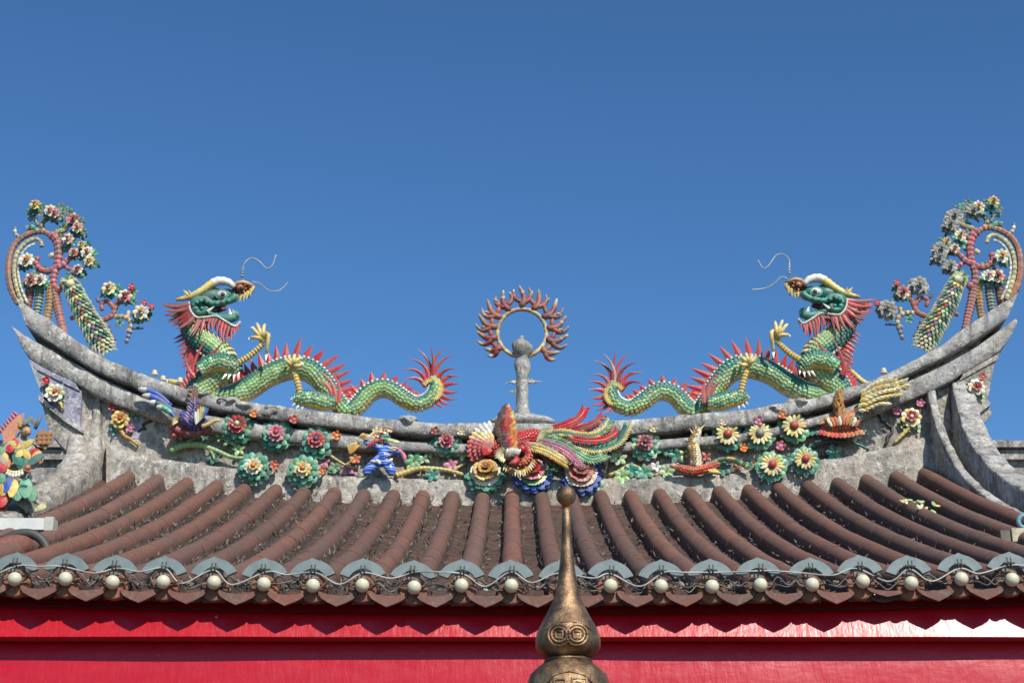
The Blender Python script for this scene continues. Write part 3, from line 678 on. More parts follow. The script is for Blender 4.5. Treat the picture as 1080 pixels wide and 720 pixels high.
def dragon(side):
    lab = 'green scaled dragon with red mane facing right, on the left of the ridge' if side < 0 else 'green scaled dragon with red mane facing left, on the right of the ridge'
    if side < 0: M = lambda x, y: (x, y)
    else: M = lambda x, y: (828-.957*(x-268), y-3+9*(x-268)/210 if x > 268 else y-3)
    fl = 1 if side < 0 else -1
    D = -.13
    def W(x, y, d=0): return q(*M(x, y), D+d)
    root = thing('dragon', lab, 'dragon sculpture', W(290, 425), 'dragon pair on the ridge')
    tb = .385 if side < 0 else .45
    col = lambda a: (DTEAL if a < .20 else TEAL if a < tb else lin((136, 184, 122)) if a < tb+.085 else random.choice([LGRN, LGRN, PGRN]) if a < .76 else random.choice([GOLD, YEL, CRM]) if a < .86 else CRM)
    body = MB()
    main = [(212, 421, 10), (226, 420, 11), (244, 418, 12), (262, 410, 12.5), (284, 396, 12.5), (308, 388, 13), (328, 392, 12.5), (344, 407, 11), (355, 423, 10), (366, 434, 9.5), (377, 428, 10), (388, 416, 10), (401, 410, 10), (413, 412, 9.5), (425, 420, 9), (437, 426, 8.4), (448, 424, 8), (456, 417, 7.4), (459, 408, 6.4), (457, 402, 4)]
    P, ww, rad = scaly(body, main, col, fl, d=D, M=M)
    neck = [(197, 336, 11), (204, 349, 13), (216, 362, 14.5), (230, 372, 15.5), (236, 384, 16), (228, 397, 17), (214, 409, 16), (204, 423, 13)]
    P2, w2, r2 = scaly(body, neck, col, -fl, d=D+.02, M=M)
    body.build('body', CER, root)
    m = MB(); spines(m, w2, r2, -fl, RD, lambda t: 11, 1, -.5, 8); m.build('neck_spines', CER, root)
    m = MB(); spines(m, ww, rad, fl, RD, lambda t: 12.5*math.exp(-((t-.40)/.26)**2)+7, 2, .25, 8, int(len(ww)*.88))
    m.build('back_spines', CER, root)
    m = MB(); beads(m, ww, rad, fl, WHT, .5); beads(m, w2[9:], r2[9:], -fl, WHT, .5); m.build('bead_trim', CER, root)
    # flames on shoulder and thigh
    for a, b, bd in (((202, 398), (217, 358), (-3, 0)), ((206, 398), (196, 372), (-3, 2)), ((213, 379), (236, 359), (0, 4)), ((354, 424), (338, 393), (4, -4)), ((350, 418), (334, 401), (3, -3)), ((357, 424), (352, 396), (3, -2))):
        p, t = W(*a, .16), W(*b, .20); m = MB(); m.spike(p, t, 3.2*K, jit(RD if a[0] < 300 else CORAL, .1), V((bd[0]*K*fl, 0, -bd[1]*K)), 6, 5); m.build('flame', CER, root)
    # limbs
    def limb(nm, up, fore, hand, tips, thumb, dd, elbow):
        l = bpy.data.objects.new(nm, None); SC.collection.objects.link(l); attach(l, root)
        m = MB(); lc = lambda a: (DTEAL if a < .25 else TEAL if a < .42 else random.choice([LGRN, PGRN, GRN]) if a < .8 else YEL)
        scaly(m, up, lc, fl if up[0][0] < up[-1][0] else -fl, 2.8, 12, D+dd, DTEAL, M); 
        for (a, b) in elbow: m.spike(W(*a, dd), W(*b, dd+.05), 2.2*K, jit(WHT, .1), n=5)
        m.build('upper_limb', CER, l)
        m = MB(); F_ = cr([(x, y, 0) for x, y in fore], step=1.7); n = len(F_)
        m.tube([W(p[0], p[1], dd+.03) for p in F_], [K*3.5*(1.12 if i % 2 else .86)*(1-.15*i/n) for i in range(n)], lambda t: YEL if int(t*(n-1)) % 2 else lin((196, 166, 84)), 9, smooth=False); m.build('forearm', CER, l)
        m = MB(); hx, hy = hand; m.ell(W(hx, hy, dd+.03), 4.2*K, 3.4*K, 4.2*K, YEL, 10, 8)
        for (mx, my), (tx, ty) in tips:
            pts = cr([(hx, hy), (mx, my), (tx, ty)], n=9)
            m.tube([W(p[0], p[1], dd+.03+.05*math.sin(i/8*3.1)) for i, p in enumerate(pts)], [K*(2.5-1.0*(i/8)**2)*(1.1 if i % 2 else .95) for i in range(9)], lambda t: lin((222, 196, 120)) if t < .7 else CRM, 7)
            m.spike(W(*pts[-1][:2], dd+.03), W(tx+(tx-mx)*.3, ty+(ty-my)*.25+2.0, dd+.06), 1.8*K, WHT, n=5)
        m.build('claw', CER, l)
    limb('foreleg', [(210, 391, 8), (222, 384, 9.5), (236, 382, 9.5), (246, 386, 8), (250, 390, 5)], [(248, 384), (262, 376), (277, 363)], (277, 358),
         [((271, 356), (264, 356)), ((270, 350), (266, 345)), ((273, 346), (271, 341)), ((278, 347), (279, 342)), ((283, 351), (281, 373))], None, .16, [((244, 392), (240, 400)), ((248, 392), (246, 401)), ((251, 390), (252, 398)), ((240, 393), (234, 400))])
    limb('hind_leg', [(354, 424, 7), (342, 424, 9), (328, 421, 9), (318, 420, 7.5), (313, 420, 5)], [(317, 416), (314, 404), (310, 391)], (309, 385),
         [((304, 382), (301, 378)), ((305, 378), (305, 375)), ((310, 377), (311, 374)), ((314, 379), (318, 377)), ((315, 386), (319, 383))], None, .14, [((314, 422), (308, 428)), ((317, 425), (312, 431)), ((312, 418), (306, 421)), ((320, 427), (318, 432))])
    if True:
        l = MB(); F_ = cr([(200, 404, 0), (190, 404, 0), (178, 402, 0)], step=2) if side < 0 else cr([(203, 392, 0), (194, 396, 0), (183, 405, 0), (172, 410, 0)], step=2)
        l.tube([W(p[0], p[1], -.02) for p in F_], [K*3.2*(1.1 if i % 2 else .9) for i in range(len(F_))], lambda t: YEL, 8)
        for k in range(3): l.spike(W(F_[-1][0], F_[-1][1], -.02), W(F_[-1][0]-7, F_[-1][1]+k*3-3, 0), 1.8*K, CRM)
        l.build('rear_foreleg', CER, root)
    # tail fan
    m = MB()
    for a, L, bd in [(-163, 26, 3), (-148, 33, 4), (-128, 36, 4), (-110, 40, 3), (-92, 41, 1), (-74, 40, -3), (-58, 38, -4), (-42, 27, -3), (-26, 26, -2), (-10, 24, -1), (6, 22, 1), (22, 22, 2), (40, 20, 2), (58, 18, 2), (80, 15, 2), (104, 13, 1)]:
        t = math.radians(a); cx, cy = 456, 410; r0 = 7
        b = (cx+r0*math.cos(t), cy+r0*math.sin(t)); L *= .94; e = (cx+(r0+L)*math.cos(t)*1.0, cy+(r0+L)*math.sin(t))
        c_ = jit(RD, .15) if not (side > 0 and a == -74) else lin((220, 180, 180))
        nx, ny = -math.sin(t), math.cos(t)
        m.spike(W(*b, -.03), W(*e, .02+random.uniform(-.03, .05)), 3.5*K, c_, V((nx*bd*K*2.0*fl, 0, -ny*bd*K*2.0)), 6, 7, .7)
    m.build('tail_fan', CER, root)
    m = MB()
    for k in range(26):
        t = math.radians(-150+240*k/25); b = (456+7.5*math.cos(t), 410+7.5*math.sin(t)); e = (456+13*math.cos(t), 410+13*math.sin(t))
        m.spike(W(*b, .04), W(*e, .05), 1.5*K, jit(YEL, .1))
    m.build('tail_ruff', CER, root)
    # ---- head
    h = bpy.data.objects.new('head', None); SC.collection.objects.link(h); attach(h, root)
    z = lambda x, y: (150+x/3.6, 260+y/3.6)
    def Wz(x, y, d=0): return W(*z(x, y), d)
    k = K/3.6
    m = MB()
    m.ell(Wz(262, 200, 0), 70*k, 52*k, 44*k, DTEAL, 18, 12); m.ell(Wz(216, 222, .03), 40*k, 48*k, 36*k, TEAL, 16, 12)
    m.ell(Wz(318, 190, 0), 50*k, 40*k, 28*k, TEAL, 16, 10); m.ell(Wz(240, 245, 0), 50*k, 45*k, 34*k, DTEAL, 16, 10)
    # swirling cheek and lip rolls
    m.tube([Wz(p[0], p[1], .12) for p in cr([(196, 232), (206, 206), (240, 200), (262, 216), (300, 214), (345, 198), (352, 184)], n=22)], [13*k*(1.08 if i % 2 else .95) for i in range(22)], TEAL, 9)
    m.tube([Wz(p[0], p[1], .13) for p in cr([(196, 234), (214, 252), (236, 248), (246, 232)], n=14)], [13*k]*14, DJADE, 9)
    for (x, y) in ((208, 212), (222, 206), (205, 236), (228, 236), (246, 210), (282, 216), (306, 212), (328, 206)): m.ell(Wz(x, y, .15), 10*k, 9*k, 9*k, jit(TEAL, .25), 8, 6)
    m.build('skull', CER, h)
    m = MB(); J = cr([(220, 246, 17), (255, 262, 18), (295, 270, 17), (330, 274, 18), (356, 266, 14)], n=18)
    for dd in (.08, -.08): m.tube([Wz(p[0], p[1], dd) for p in J], [p[2]*k for p in J], lambda t: TEAL, 10)
    m.ell(Wz(300, 274, 0), 66*k, 34*k, 12*k, DTEAL, 14, 8); m.ell(Wz(352, 262, 0), 18*k, 30*k, 18*k, JADE, 12, 8)
    m.build('lower_jaw', CER, h)
    m = MB()
    m.ell(Wz(375, 165, 0), 36*k, 40*k, 24*k, DRD, 14, 10); m.ell(Wz(404, 160, 0), 22*k, 32*k, 18*k, lin((150, 96, 60)), 12, 8); m.ell(Wz(372, 156, .10), 15*k, 12*k, 13*k, lin((176, 96, 70)), 12, 8); m.ell(Wz(378, 158, .125), 9*k, 8*k, 9*k, BLK, 8, 6)
    m.tube([Wz(350, 150, .08), Wz(362, 138, .1), Wz(384, 134, .1), Wz(404, 142, .08), Wz(420, 150, .02)], 8*k, lin((214, 170, 110)), 8)
    m.build('snout', CER, h)
    m = MB()
    for (x, y, L) in ((350, 186, 22), (362, 188, 24), (376, 186, 24), (390, 180, 26), (402, 174, 26), (414, 166, 24), (422, 156, 18)):
        m.spike(Wz(x, y-6, .09), Wz(x-6, y+L, .09), 8*k, jit(YEL, .1), n=5); m.spike(Wz(x, y-6, -.09), Wz(x-6, y+L*.8, -.09), 8*k, jit(YEL, .1), n=5)
    for x in range(346, 412, 9):
        for dd in (.05, -.05): m.spike(Wz(x, 184-(x-346)*.12, dd), Wz(x-4, 206-(x-346)*.10, dd), 6*k, BLK if x % 2 else DBR)
    for j in range(7):
        a = math.radians(-150+j*40); m.spike(Wz(372+18*math.cos(a), 156+15*math.sin(a), .1), Wz(372+26*math.cos(a), 156+23*math.sin(a), .11), 5*k, jit(lin((196, 110, 70)), .15))
    m.spike(Wz(336, 262, .1), Wz(330, 232, .1), 8*k, WHT); m.spike(Wz(248, 246, .15), Wz(275, 226, .16), 7*k, WHT); m.spike(Wz(346, 258, .08), Wz(344, 236, .1), 6*k, WHT)
    for x in range(270, 345, 12): m.spike(Wz(x, 262, .06), Wz(x, 248, .06), 5*k, CRM)
    m.build('teeth', CER, h)
    m = MB(); m.tube([Wz(250, 240, 0), Wz(290, 240, 0), Wz(320, 236, 0)], [14*k, 12*k, 6*k], DRD, 8); m.build('tongue', CER, h)
    m = MB(); m.tube([Wz(302+24*math.cos(a_)*1.0, 182+17*math.sin(a_), .135) for a_ in [2*math.pi*j/20 for j in range(21)]], 4*k, lin((60, 150, 120)), 6); m.ell(Wz(302, 182, .135), 21*k, 14*k, 15*k, WHT, 14, 10); m.ell(Wz(306, 181, .165), 8*k, 7*k, 9*k, BLK, 10, 8); m.build('eye', CER, h)
    m = MB(); B = cr([(348, 156, 9), (338, 142, 13), (315, 132, 16), (285, 132, 18), (258, 146, 17), (232, 164, 15), (196, 184, 13), (160, 196, 10), (128, 202, 6)], n=26)
    for dd in (.10, -.10): m.tube([Wz(p[0], p[1], dd) for p in B], [p[2]*k*(1.08 if i % 2 else .94) for i, p in enumerate(B)], lambda t: WHT if t < .36 else lin((230, 206, 120)) if t < .9 else GOLD, 9)
    m.spike(Wz(176, 186, .12), Wz(156, 164, .12), 9*k, YEL); m.spike(Wz(184, 184, .12), Wz(176, 164, .14), 8*k, YEL)
    m.build('horn', CER, h)
    m = MB()
    for i in range(34):
        t = i/33; p = cr([(178, 214), (184, 244), (206, 268), (240, 268), (282, 264), (320, 286), (352, 302), (370, 288)], n=34)[i]
        m.ell(Wz(p[0], p[1], .15 if i < 16 else .11), 5.2*k, 6*k, 5.2*k, jit(WHT, .06), 6, 5)
    m.build('bead_fringe', CER, h)
    m = MB()   # beard
    for i, (x, L) in enumerate(zip(range(212, 374, 12), [46, 54, 54, 50, 48, 48, 56, 64, 70, 74, 68, 54, 40, 30])):
        y = interp([(212, 274), (240, 272), (282, 268), (320, 290), (352, 304), (374, 290)], x)
        for dd in (.10, -.02): m.spike(Wz(x, y, dd), Wz(x-8+random.uniform(-4, 8), y+L*random.uniform(.85, 1.1), dd+.02), 9*k, jit(random.choice([RD, DRD]), .18), V((-5*k*fl, 0, 0)), 6, 4)
    m.build('beard', CER, h)
    m = MB()   # mane, layers of flames fanning back round the cheek
    for lay, dd in ((0, .15), (1, .06), (2, -.03), (3, -.11)):
        nn_ = 13
        for i in range(nn_):
            t = (i+.5*(lay % 2))/(nn_-1); a = math.radians(184-t*84+random.uniform(-5, 5)); ca, sa = math.cos(a), math.sin(a)
            r0 = 62-4*lay+22*math.sin(t*3.1)*.5; L = (112-48*t)*random.uniform(.82, 1.1)
            bx, by_ = 248+r0*ca*1.05, 218+r0*sa*.95
            m.spike(Wz(bx, by_, dd), Wz(bx+L*ca, by_+L*sa*.9, dd+random.uniform(-.03, .05)), 11.5*k*(1-.25*t), jit(random.choice([RD, DRD, DRD]), .2), V((0, 0, -8*k)), 6, 5, .5)
    for i in range(9):
        t = i/8; m.spike(Wz(188+t*10, 318+t*130, .02), Wz(122+t*36+random.uniform(-8, 8), 352+t*122, .05), 13*k, jit(random.choice([RD, DRD]), .15), n=6)
    m.build('mane', CER, h)
    m = MB()
    if side < 0: WH = [[(255, 292), (256, 283), (259, 276), (266, 272), (274, 276), (281, 283), (287, 280), (291, 269)], [(266, 297), (274, 299), (283, 306), (292, 307), (299, 303), (303, 298)]]
    else: WH = [[(264, 290), (263, 282), (264, 276), (270, 271), (278, 272), (286, 282), (292, 285), (298, 276)], [(265, 297), (272, 295), (281, 302), (290, 306), (305, 307)]]
    for pl in WH: m.tube([W(p[0], p[1], .0) for p in cr(pl, n=30)], .005, lin((176, 170, 158)), 6)
    for j in range(4): m.ell(W(255.5+.4*j if side < 0 else 263.5, 291-3*j, 0), (2.0-.35*j)*K, (2.0-.35*j)*K, 1.3*K, GRY, 8, 6)
    m.build('whisker', CABLE, h)
dragon(-1); dragon(1)
# ------------------------------------------------------------------ flaming pearl ring on its post
ring = thing('flaming_ring', 'cream ring edged with red flames standing on a grey post', 'ornament', q(551, 446, -.15), None)
RD_ = -.15
m = MB(); c = q(551, 446, RD_)
prof = [(15, 447, 1), (11, 441, 1), (8, 435, 1), (6.6, 428, 1), (6.2, 420, 1), (6.2, 412, 1), (6.4, 404, 1), (6.0, 396, 1), (7.4, 391, 1), (8.2, 384, 1), (7.2, 378, 1), (6.2, 375, 1), (9, 373, 1), (11.2, 369, 1), (10.5, 364, 1), (7, 360.5, 1), (3, 359, 1)]
m.lathe((c.x, c.y, 0), [(r*K*random.uniform(.95, 1.05), q(551, y, RD_).z) for r, y, _ in prof], W0, 24)
m.ell(q(550, 356, RD_), 2.6*K, 2.6*K, 3*K, W0, 10, 8); m.ell(q(548.5, 359, RD_), 3.6*K, 2.6*K, 1.6*K, W0, 8, 6)
for a, b in (((547, 403), (532, 403)), ((555, 403), (572, 401)), ((546, 413), (537, 414)), ((552, 404), (562, 399))): m.spike(q(*a, RD_), q(*b, RD_+.02), 2.9*K, W0, n=6)
m.ell(q(551, 447, RD_), 34*K, .2, 9*K, W0, 20, 10)
for k in range(9):
    a = random.uniform(0, 6.28); m.ell(q(551+9*math.cos(a), 444-random.uniform(0, 5), RD_+.07*math.sin(a)), 5*K, .05, 4*K, W0, 8, 6)
from mathutils import noise as mn
m.v = [tuple(V(v)+mn.noise_vector(V(v)*11)*.016+mn.noise_vector(V(v)*40)*.008) for v in m.v]
m.build('post', CONC, ring)
m = MB(); n = 108; cx, cy, rr = 550.5, 351, 25.8
segc = [jit(random.choice([lin((222, 204, 140)), lin((214, 190, 120)), lin((200, 186, 150)), lin((190, 150, 110))]), .1) for _ in range(28)]
m.tube([q(cx+rr*math.cos(2*math.pi*i/n), cy+rr*.97*math.sin(2*math.pi*i/n), RD_) for i in range(n+1)], [K*(2.0 if i % 4 == 0 else 2.4) for i in range(n+1)], lambda u: segc[min(26, int(u*27))], 10, False)
m.build('ring', CERD, ring)
fl = [(-92, 23, 1), (-118, 22, -1), (-65, 22, 1), (-143, 24, -1), (-37, 25, 1), (-166, 24, -1), (-11, 24, 1), (171, 22, -1), (14, 23, 1), (147, 17, -1), (38, 19, 1)]
for a0, L, sg in fl:
    m = MB(); a = math.radians(a0)
    P0 = (cx+(rr+1.5)*math.cos(a), cy+(rr+1.5)*math.sin(a))
    dx, dy = math.cos(a)*.9, math.sin(a)*.8-.32; ll = math.hypot(dx, dy); dx /= ll; dy /= ll; nx, ny = -dy*sg, dx*sg
    def at_(f, s_): return (P0[0]+L*(dx*f+nx*s_), P0[1]+L*(dy*f+ny*s_))
    tipc = [lin((206, 190, 160)), lin((196, 120, 90)), lin((160, 140, 120))]; bc = jit(random.choice([lin((160, 66, 54)), lin((170, 88, 64)), lin((140, 60, 54))]), .12)
    for pl, r0 in (([at_(0, 0), at_(.3, .16), at_(.62, .10), at_(1.0, -.08)], 3.5), ([at_(.15, .05), at_(.35, .40), at_(.62, .48), at_(.88, .36)], 2.9), ([at_(.22, .06), at_(.38, -.24), at_(.60, -.34), at_(.82, -.30)], 2.7)):
        P = cr([(*p, 0) for p in pl], n=9)
        m.tube([q(p[0], p[1], RD_+.012*math.sin(i)) for i, p in enumerate(P)], [r0*.95*K*v for v in (1, 1.08, .98, 1.0, .9, .84, .7, .5, .2)], lambda t: jit(bc, .12) if t < .6 else random.choice(tipc), 7)
    m.build('flame', CERD, ring)

# ------------------------------------------------------------------ phoenix
ph = thing('phoenix', 'red breasted phoenix with spread wings and long trailing tail feathers', 'bird sculpture', q(540, 490, .1))
def featherrow(mb, a, b, n, u, L, W, col, d, h=.15, shape='round'):
    for i in range(n):
        t = i/max(1, n-1); p = q(a[0]+(b[0]-a[0])*t, a[1]+(b[1]-a[1])*t, d+random.uniform(-.008, .008))
        uu = u(t) if callable(u) else u
        mb.shard(p, dirpx(*uu)+FRONT*.18, FRONT, L*K*random.uniform(.9, 1.1), W*K, h*W*K, jit(random.choice(col) if isinstance(col, list) else col, .12), shape)
body = MB(); sc = cr([(514, 474, 7), (524, 473, 10), (536, 474, 11), (548, 470, 11), (560, 463, 9), (570, 459, 6)], step=3)
scaly(body, [(513, 475, 7), (524, 473, 10), (536, 473, 11), (548, 468, 11), (560, 462, 9), (571, 459, 5)], lambda a: random.choice([RED2, RD, RED2, lin((214, 60, 50))]), 1, 2.8, 14, .13, DRD)
body.build('body', CER, ph)
m = MB()
m.ell(q(509, 470, .10), 12*K, .06, 13*K, DRD, 14, 10)
for lay, (f0, L0) in enumerate(((.62, 11), (.42, 10), (.24, 9), (.06, 9))):
    nf = 11-lay
    for i in range(nf):
        t = (i+.5*(lay % 2))/nf; th = math.radians(262-t*122); ca, sa = math.cos(th), math.sin(th); Rr = 27-5*t
        bx, by_ = 520+Rr*f0*ca, 473+Rr*f0*sa; ty = by_+L0*sa
        c_ = WHT if ty < 456 else YEL if ty < 461 else random.choice([lin((226, 150, 110)), PNK]) if ty < 466 else random.choice([RED2, RED2, RD, CORAL])
        m.shard(q(bx, by_, .16+.025*lay), V((ca, 0, -sa))+FRONT*.15, FRONT, L0*1.15*K, 5.6*K, .010, jit(c_, .1), 'round')
m.build('wing', CER, ph)
m = MB()
m.tube([q(540, 474, .12), q(536, 458, .13), q(536, 442, .13)], [4*K, 4*K, 1.5*K], DRD, 8)
for i in range(14):
    y = 475-i*3.3; f = (475-y)/46
    xl = interp([(430, 532), (440, 527), (450, 524), (465, 527), (476, 532)], y); xr = interp([(430, 535), (440, 539), (450, 541), (465, 542), (476, 542)], y)
    for j, cc in enumerate(([DBR, DBR], [DRD, DBR, PURP], [RD, lin((190, 90, 100)), CORAL], [ORG, GOLD, CORAL], [YEL, CRM, ORG])):
        x0 = xl+(xr-xl)*j/4
        m.shard(q(x0-2+random.uniform(-.6, .6), y+1.5+random.uniform(-.6, .6), .18+.004*(14-i)), dirpx(.62-.25*f, -.7)+FRONT*.25, FRONT, 9.5*K*random.uniform(.85, 1.1), 4.4*K, .008, jit(random.choice(cc), .14), 'leaf')
m.build('wing', CER, ph)
m = MB(); hd = .27
scaly(m, [(553, 468, 5), (558, 476, 5), (557, 484, 4.6), (550, 488, 4.4), (543, 485, 4)], lambda a: random.choice([RED2, RD, CORAL, ORG]), 1, 2.6, 12, .22, DRD)
m.ell(q(541, 478, hd+.04), 7*K, 5*K, 3.4*K, WHT, 14, 10)
for j in range(6): m.shard(q(534+j*2.2, 479-1.2*math.sin(j/5*3.1), hd+.08), dirpx(.3+.1*j, -1)+FRONT*.2, FRONT, 6.5*K, 3.2*K, .008, jit(WHT, .06), 'round'); m.ell(q(537, 481, hd+.06), 5*K, 5*K, 4*K, lin((190, 160, 140)), 12, 8)
m.ell(q(541, 481, hd+.10), 2.0*K, 1.4*K, 1.6*K, BLK, 8, 6)
m.tube([q(546, 484, hd+.08), q(542, 488, hd+.1), q(537, 489, hd+.1)], [3*K, 3.4*K, 1*K], RED2, 8)
m.ell(q(551, 473, hd+.05), 3.4*K, 3*K, 3.4*K, RED2, 10, 8)
m.build('head', CER, ph)
m = MB()
for i in range(15):
    t = math.radians(110+ i*(190/14)); b = (534+3*math.cos(t), 480+3*math.sin(t)); L = 13 if 3 < i < 11 else 10
    m.spike(q(*b, hd+.05), q(534+L*math.cos(t), 480+L*math.sin(t)*.85, hd+.10), 1.7*K, jit(CRM, .1))
for i in range(16):
    p = cr([(533, 490), (540, 494), (549, 496), (557, 492), (562, 485)], n=16)[i]; ang = math.radians(120-i*6)
    m.spike(q(p[0], p[1], hd), q(p[0]+7*math.cos(ang)*.7, p[1]+7*math.sin(ang), hd+.05), 1.6*K, jit(random.choice([CRM, YEL, GOLD]), .1))
for i in range(12):
    p = cr([(564, 472), (567, 462), (571, 453)], n=12)[i]; m.spike(q(p[0], p[1], .2), q(p[0]+9, p[1]-5+i*.2, .24), 1.5*K, jit(random.choice([CRM, PGRN]), .1))
m.build('ruff', CER, ph)
def plume(pts, r, core, side, d, L=4.5, nm='tail_feather'):
    m = MB(); P = cr(pts, step=2.5); n = len(P); L *= 1.25
    ww = [q(p[0], p[1], d+.05*math.sin(3.1*i/n)) for i, p in enumerate(P)]
    m.tube(ww, [.72*r*K*(.75+.4*math.sin(2.6*i/n)) for i in range(n)], lambda t: jit(core, .2), 7)
    for i in range(n):
        T = (ww[min(n-1, i+1)]-ww[max(0, i-1)]).normalized(); nn = V((-T.z, 0, T.x))
        for sg, cc in ((1, side[0]), (-1, side[1])):
            if cc is None: continue
            m.shard(ww[i]+nn*sg*r*K*.5+FRONT*.012, T*.75+nn*sg*.75, FRONT, L*K*random.uniform(.85, 1.1), 2.3*K, .006, jit(random.choice(cc) if isinstance(cc, list) else cc, .14), 'leaf')
    m.build(nm, CER, ph)
plume([(566, 455), (580, 453), (594, 449), (608, 443), (614, 437), (617, 431)], 2.3, RED2, (RD, RED2), .10)
plume([(585, 455), (602, 454), (617, 451), (628, 446), (635, 439)], 2.0, DRD, (RD, [DRD, ORG]), .11)
plume([(570, 460), (584, 457), (598, 457), (614, 460), (628, 459), (638, 453), (643, 445)], 1.7, TEAL, ([YEL, CRM], [YEL, GRN]), .15, 4.5)
plume([(590, 461), (604, 463), (621, 465.5), (637, 464), (647, 459), (651, 455)], 2.4, RED2, ([RED2, RD], [RED2, DTEAL]), .17, 4)
plume([(588, 464), (604, 468), (626, 474), (646, 470), (657, 461), (662, 450)], 1.7, TEAL, ([DTEAL, GRN], [YEL, CRM]), .16, 5)
plume([(572, 462), (592, 467), (608, 477), (624, 485), (640, 480)], 2.4, GRN, ([PGRN, GRN], [GRN, LGRN]), .19, 5)
plume([(568, 466), (586, 471), (599, 478), (608, 487), (614, 494)], 2.2, PNK, ([lin((200, 150, 170)), PNK], [BRN, PNK]), .21, 4.6)
plume([(556, 470), (574, 475), (587, 482), (598, 489)], 2.6, YEL, ([YEL, CRM], [GOLD, YEL]), .23, 5)
plume([(562, 474), (574, 479), (583, 487)], 1.8, RD, ([RD], [DRD]), .20, 4)

# ------------------------------------------------------------------ small birds on the ridge
bb = thing('blue_bird', 'dark blue bird with white tipped tail under the left dragon', 'bird sculpture', q(200, 455, .1))
for i, (pts, cc) in enumerate([([(146, 410), (157, 412), (168, 417), (180, 427)], BLU), ([(150, 417), (160, 418), (170, 423), (182, 432)], BLU), ([(157, 424), (164, 425), (174, 429), (184, 437)], DJADE), ([(165, 429), (172, 430), (180, 435), (186, 441)], JADE)]):
    m = MB(); P = cr(pts, n=14)
    m.tube([q(p[0], p[1], .20+.01*i) for p in P], [K*v for v in (1.5, 2.6, 3.1, 3.3, 3.3, 3.3, 3.2, 3.1, 3, 2.8, 2.6, 2.4, 2.2, 2)], lambda t: WHT if t < .2 else (jit(cc, .3) if t < .62 else jit(BLU, .25)), 8)
    m.build('tail_feather', CER, bb)
m = MB()
scaly(m, [(186, 436, 4), (194, 440, 7), (203, 444, 9), (211, 447, 7), (217, 446, 3)], lambda a: random.choice([DBLU, DBLU, PURP, BLU]), 1, 2.6, 12, .19, DBLU)
scaly(m, [(205, 442, 7), (204, 430, 6), (203, 420, 5), (204, 411, 3.5)], lambda a: random.choice([DBLU, BRN, PURP, DBR]), 1, 2.6, 12, .17, DBLU); m.build('body', CER, bb)
m = MB()
for i in range(7): m.shard(q(207+i*1.2, 448-i*1.3, .28), dirpx(-.1+.1*i, -1)+FRONT*.15, FRONT, (17-abs(i-2)*1.5)*K, 3.2*K, .006, jit([WHT, WHT, YEL, YEL, JADE, BLU, BLU][i], .1), 'round')
for i in range(7): m.shard(q(199+i*1.0, 446-i*3, .265), dirpx(-.6, -.7)+FRONT*.2, FRONT, 8*K, 3*K, .006, jit(random.choice([DBLU, DBLU, PURP]), .2), 'round')
m.build('wing', CER, bb)
m = MB()
for i in range(10):
    a = math.radians(150+i*16); m.spike(q(187, 444, .22), q(187+9*math.cos(a)*.7, 444+9*math.sin(a), .27), 1.5*K, jit(random.choice([YEL, CRM, GOLD]), .1))
m.tube([q(p[0], p[1], .23) for p in cr([(213, 450), (222, 446), (228, 443), (233, 444)], n=8)], [2.6*K, 2.4*K, 2.2*K, 2*K, 2*K, 1.8*K, 1.4*K, .6*K], lambda t: jit(YEL, .25), 7)
for i in range(6): m.spike(q(203+i*.3, 412+i*5, .2), q(197-i*.2, 409+i*5, .24), 1.4*K, jit(GOLD, .15))
m.build('ruff', CER, bb)
m = MB(); m.tube([q(p[0], p[1], .17) for p in cr([(181, 449), (188, 454), (200, 457), (214, 455), (222, 450)], n=12)], 4.0*K, lambda t: jit(DRD, .2), 8); m.ell(q(183, 459, .15), 5*K, 4*K, 3*K, CORAL, 8, 6)
m.build('perch', CER, bb); bud(bb, 185, 459, .1, 4.5, lin((214, 70, 50))); sprig(bb, 192, 459, .08, 5, CRM, 4)

ob = thing('orange_bird', 'orange brown bird with a long cream tail under the right dragon', 'bird sculpture', q(880, 455, .1))
for i, pts in enumerate([[(951, 408), (938, 405), (922, 407), (908, 416)], [(952, 405), (936, 410), (922, 413), (908, 420)], [(944, 415), (932, 416), (920, 419), (907, 425)], [(932, 424), (922, 424), (914, 427), (905, 431)]]):
    m = MB(); P = cr(pts, step=5.0); n = len(P)
    for j, p in enumerate(P):
        for s_ in (-1, 1): m.shard(q(p[0], p[1]+1.2*s_, .2+.012*i+.01*j), dirpx(.85, s_*.42-.3)+FRONT*.2, FRONT, 8.5*K, 4.2*K, .010, jit(random.choice([CRM, CRM, lin((226, 208, 140)), YEL]), .12), 'leaf')
    m.tube([q(p[0], p[1], .19+.012*i) for p in P], 1.6*K, lambda t: jit(BRN, .1) if random.random() < .5 else GRY, 6)
    m.build('tail_feather', CER, ob)
m = MB(); scaly(m, [(906, 432, 4), (900, 440, 7), (890, 446, 8), (880, 448, 7), (872, 446, 4)], lambda a: random.choice([ORG, GOLD, BRN, ORG]), -1, 2.6, 12, .17, BRN)
scaly(m, [(888, 444, 6), (885, 432, 5.5), (884, 422, 4.5), (886, 414, 2.5)], lambda a: random.choice([GOLD, lin((170, 140, 60)), ORG, BRN]), 1, 2.6, 12, .15, BRN)
m.ell(q(873, 443, .22), 4.4*K, 4*K, 3.6*K, GOLD, 10, 8); m.spike(q(871, 444, .22), q(864, 447, .24), 2*K, ORG); m.build('body', CER, ob)
m = MB()
for i in range(9):
    t = i/8; m.shard(q(878+i*3, 450-(1-abs(t-.5)*2)*2, .24), dirpx(-.5+t, -.8)+FRONT*.2, FRONT, 10*K, 3.4*K, .006, jit(random.choice([YEL, WHT, GOLD, ORG]), .12), 'round')
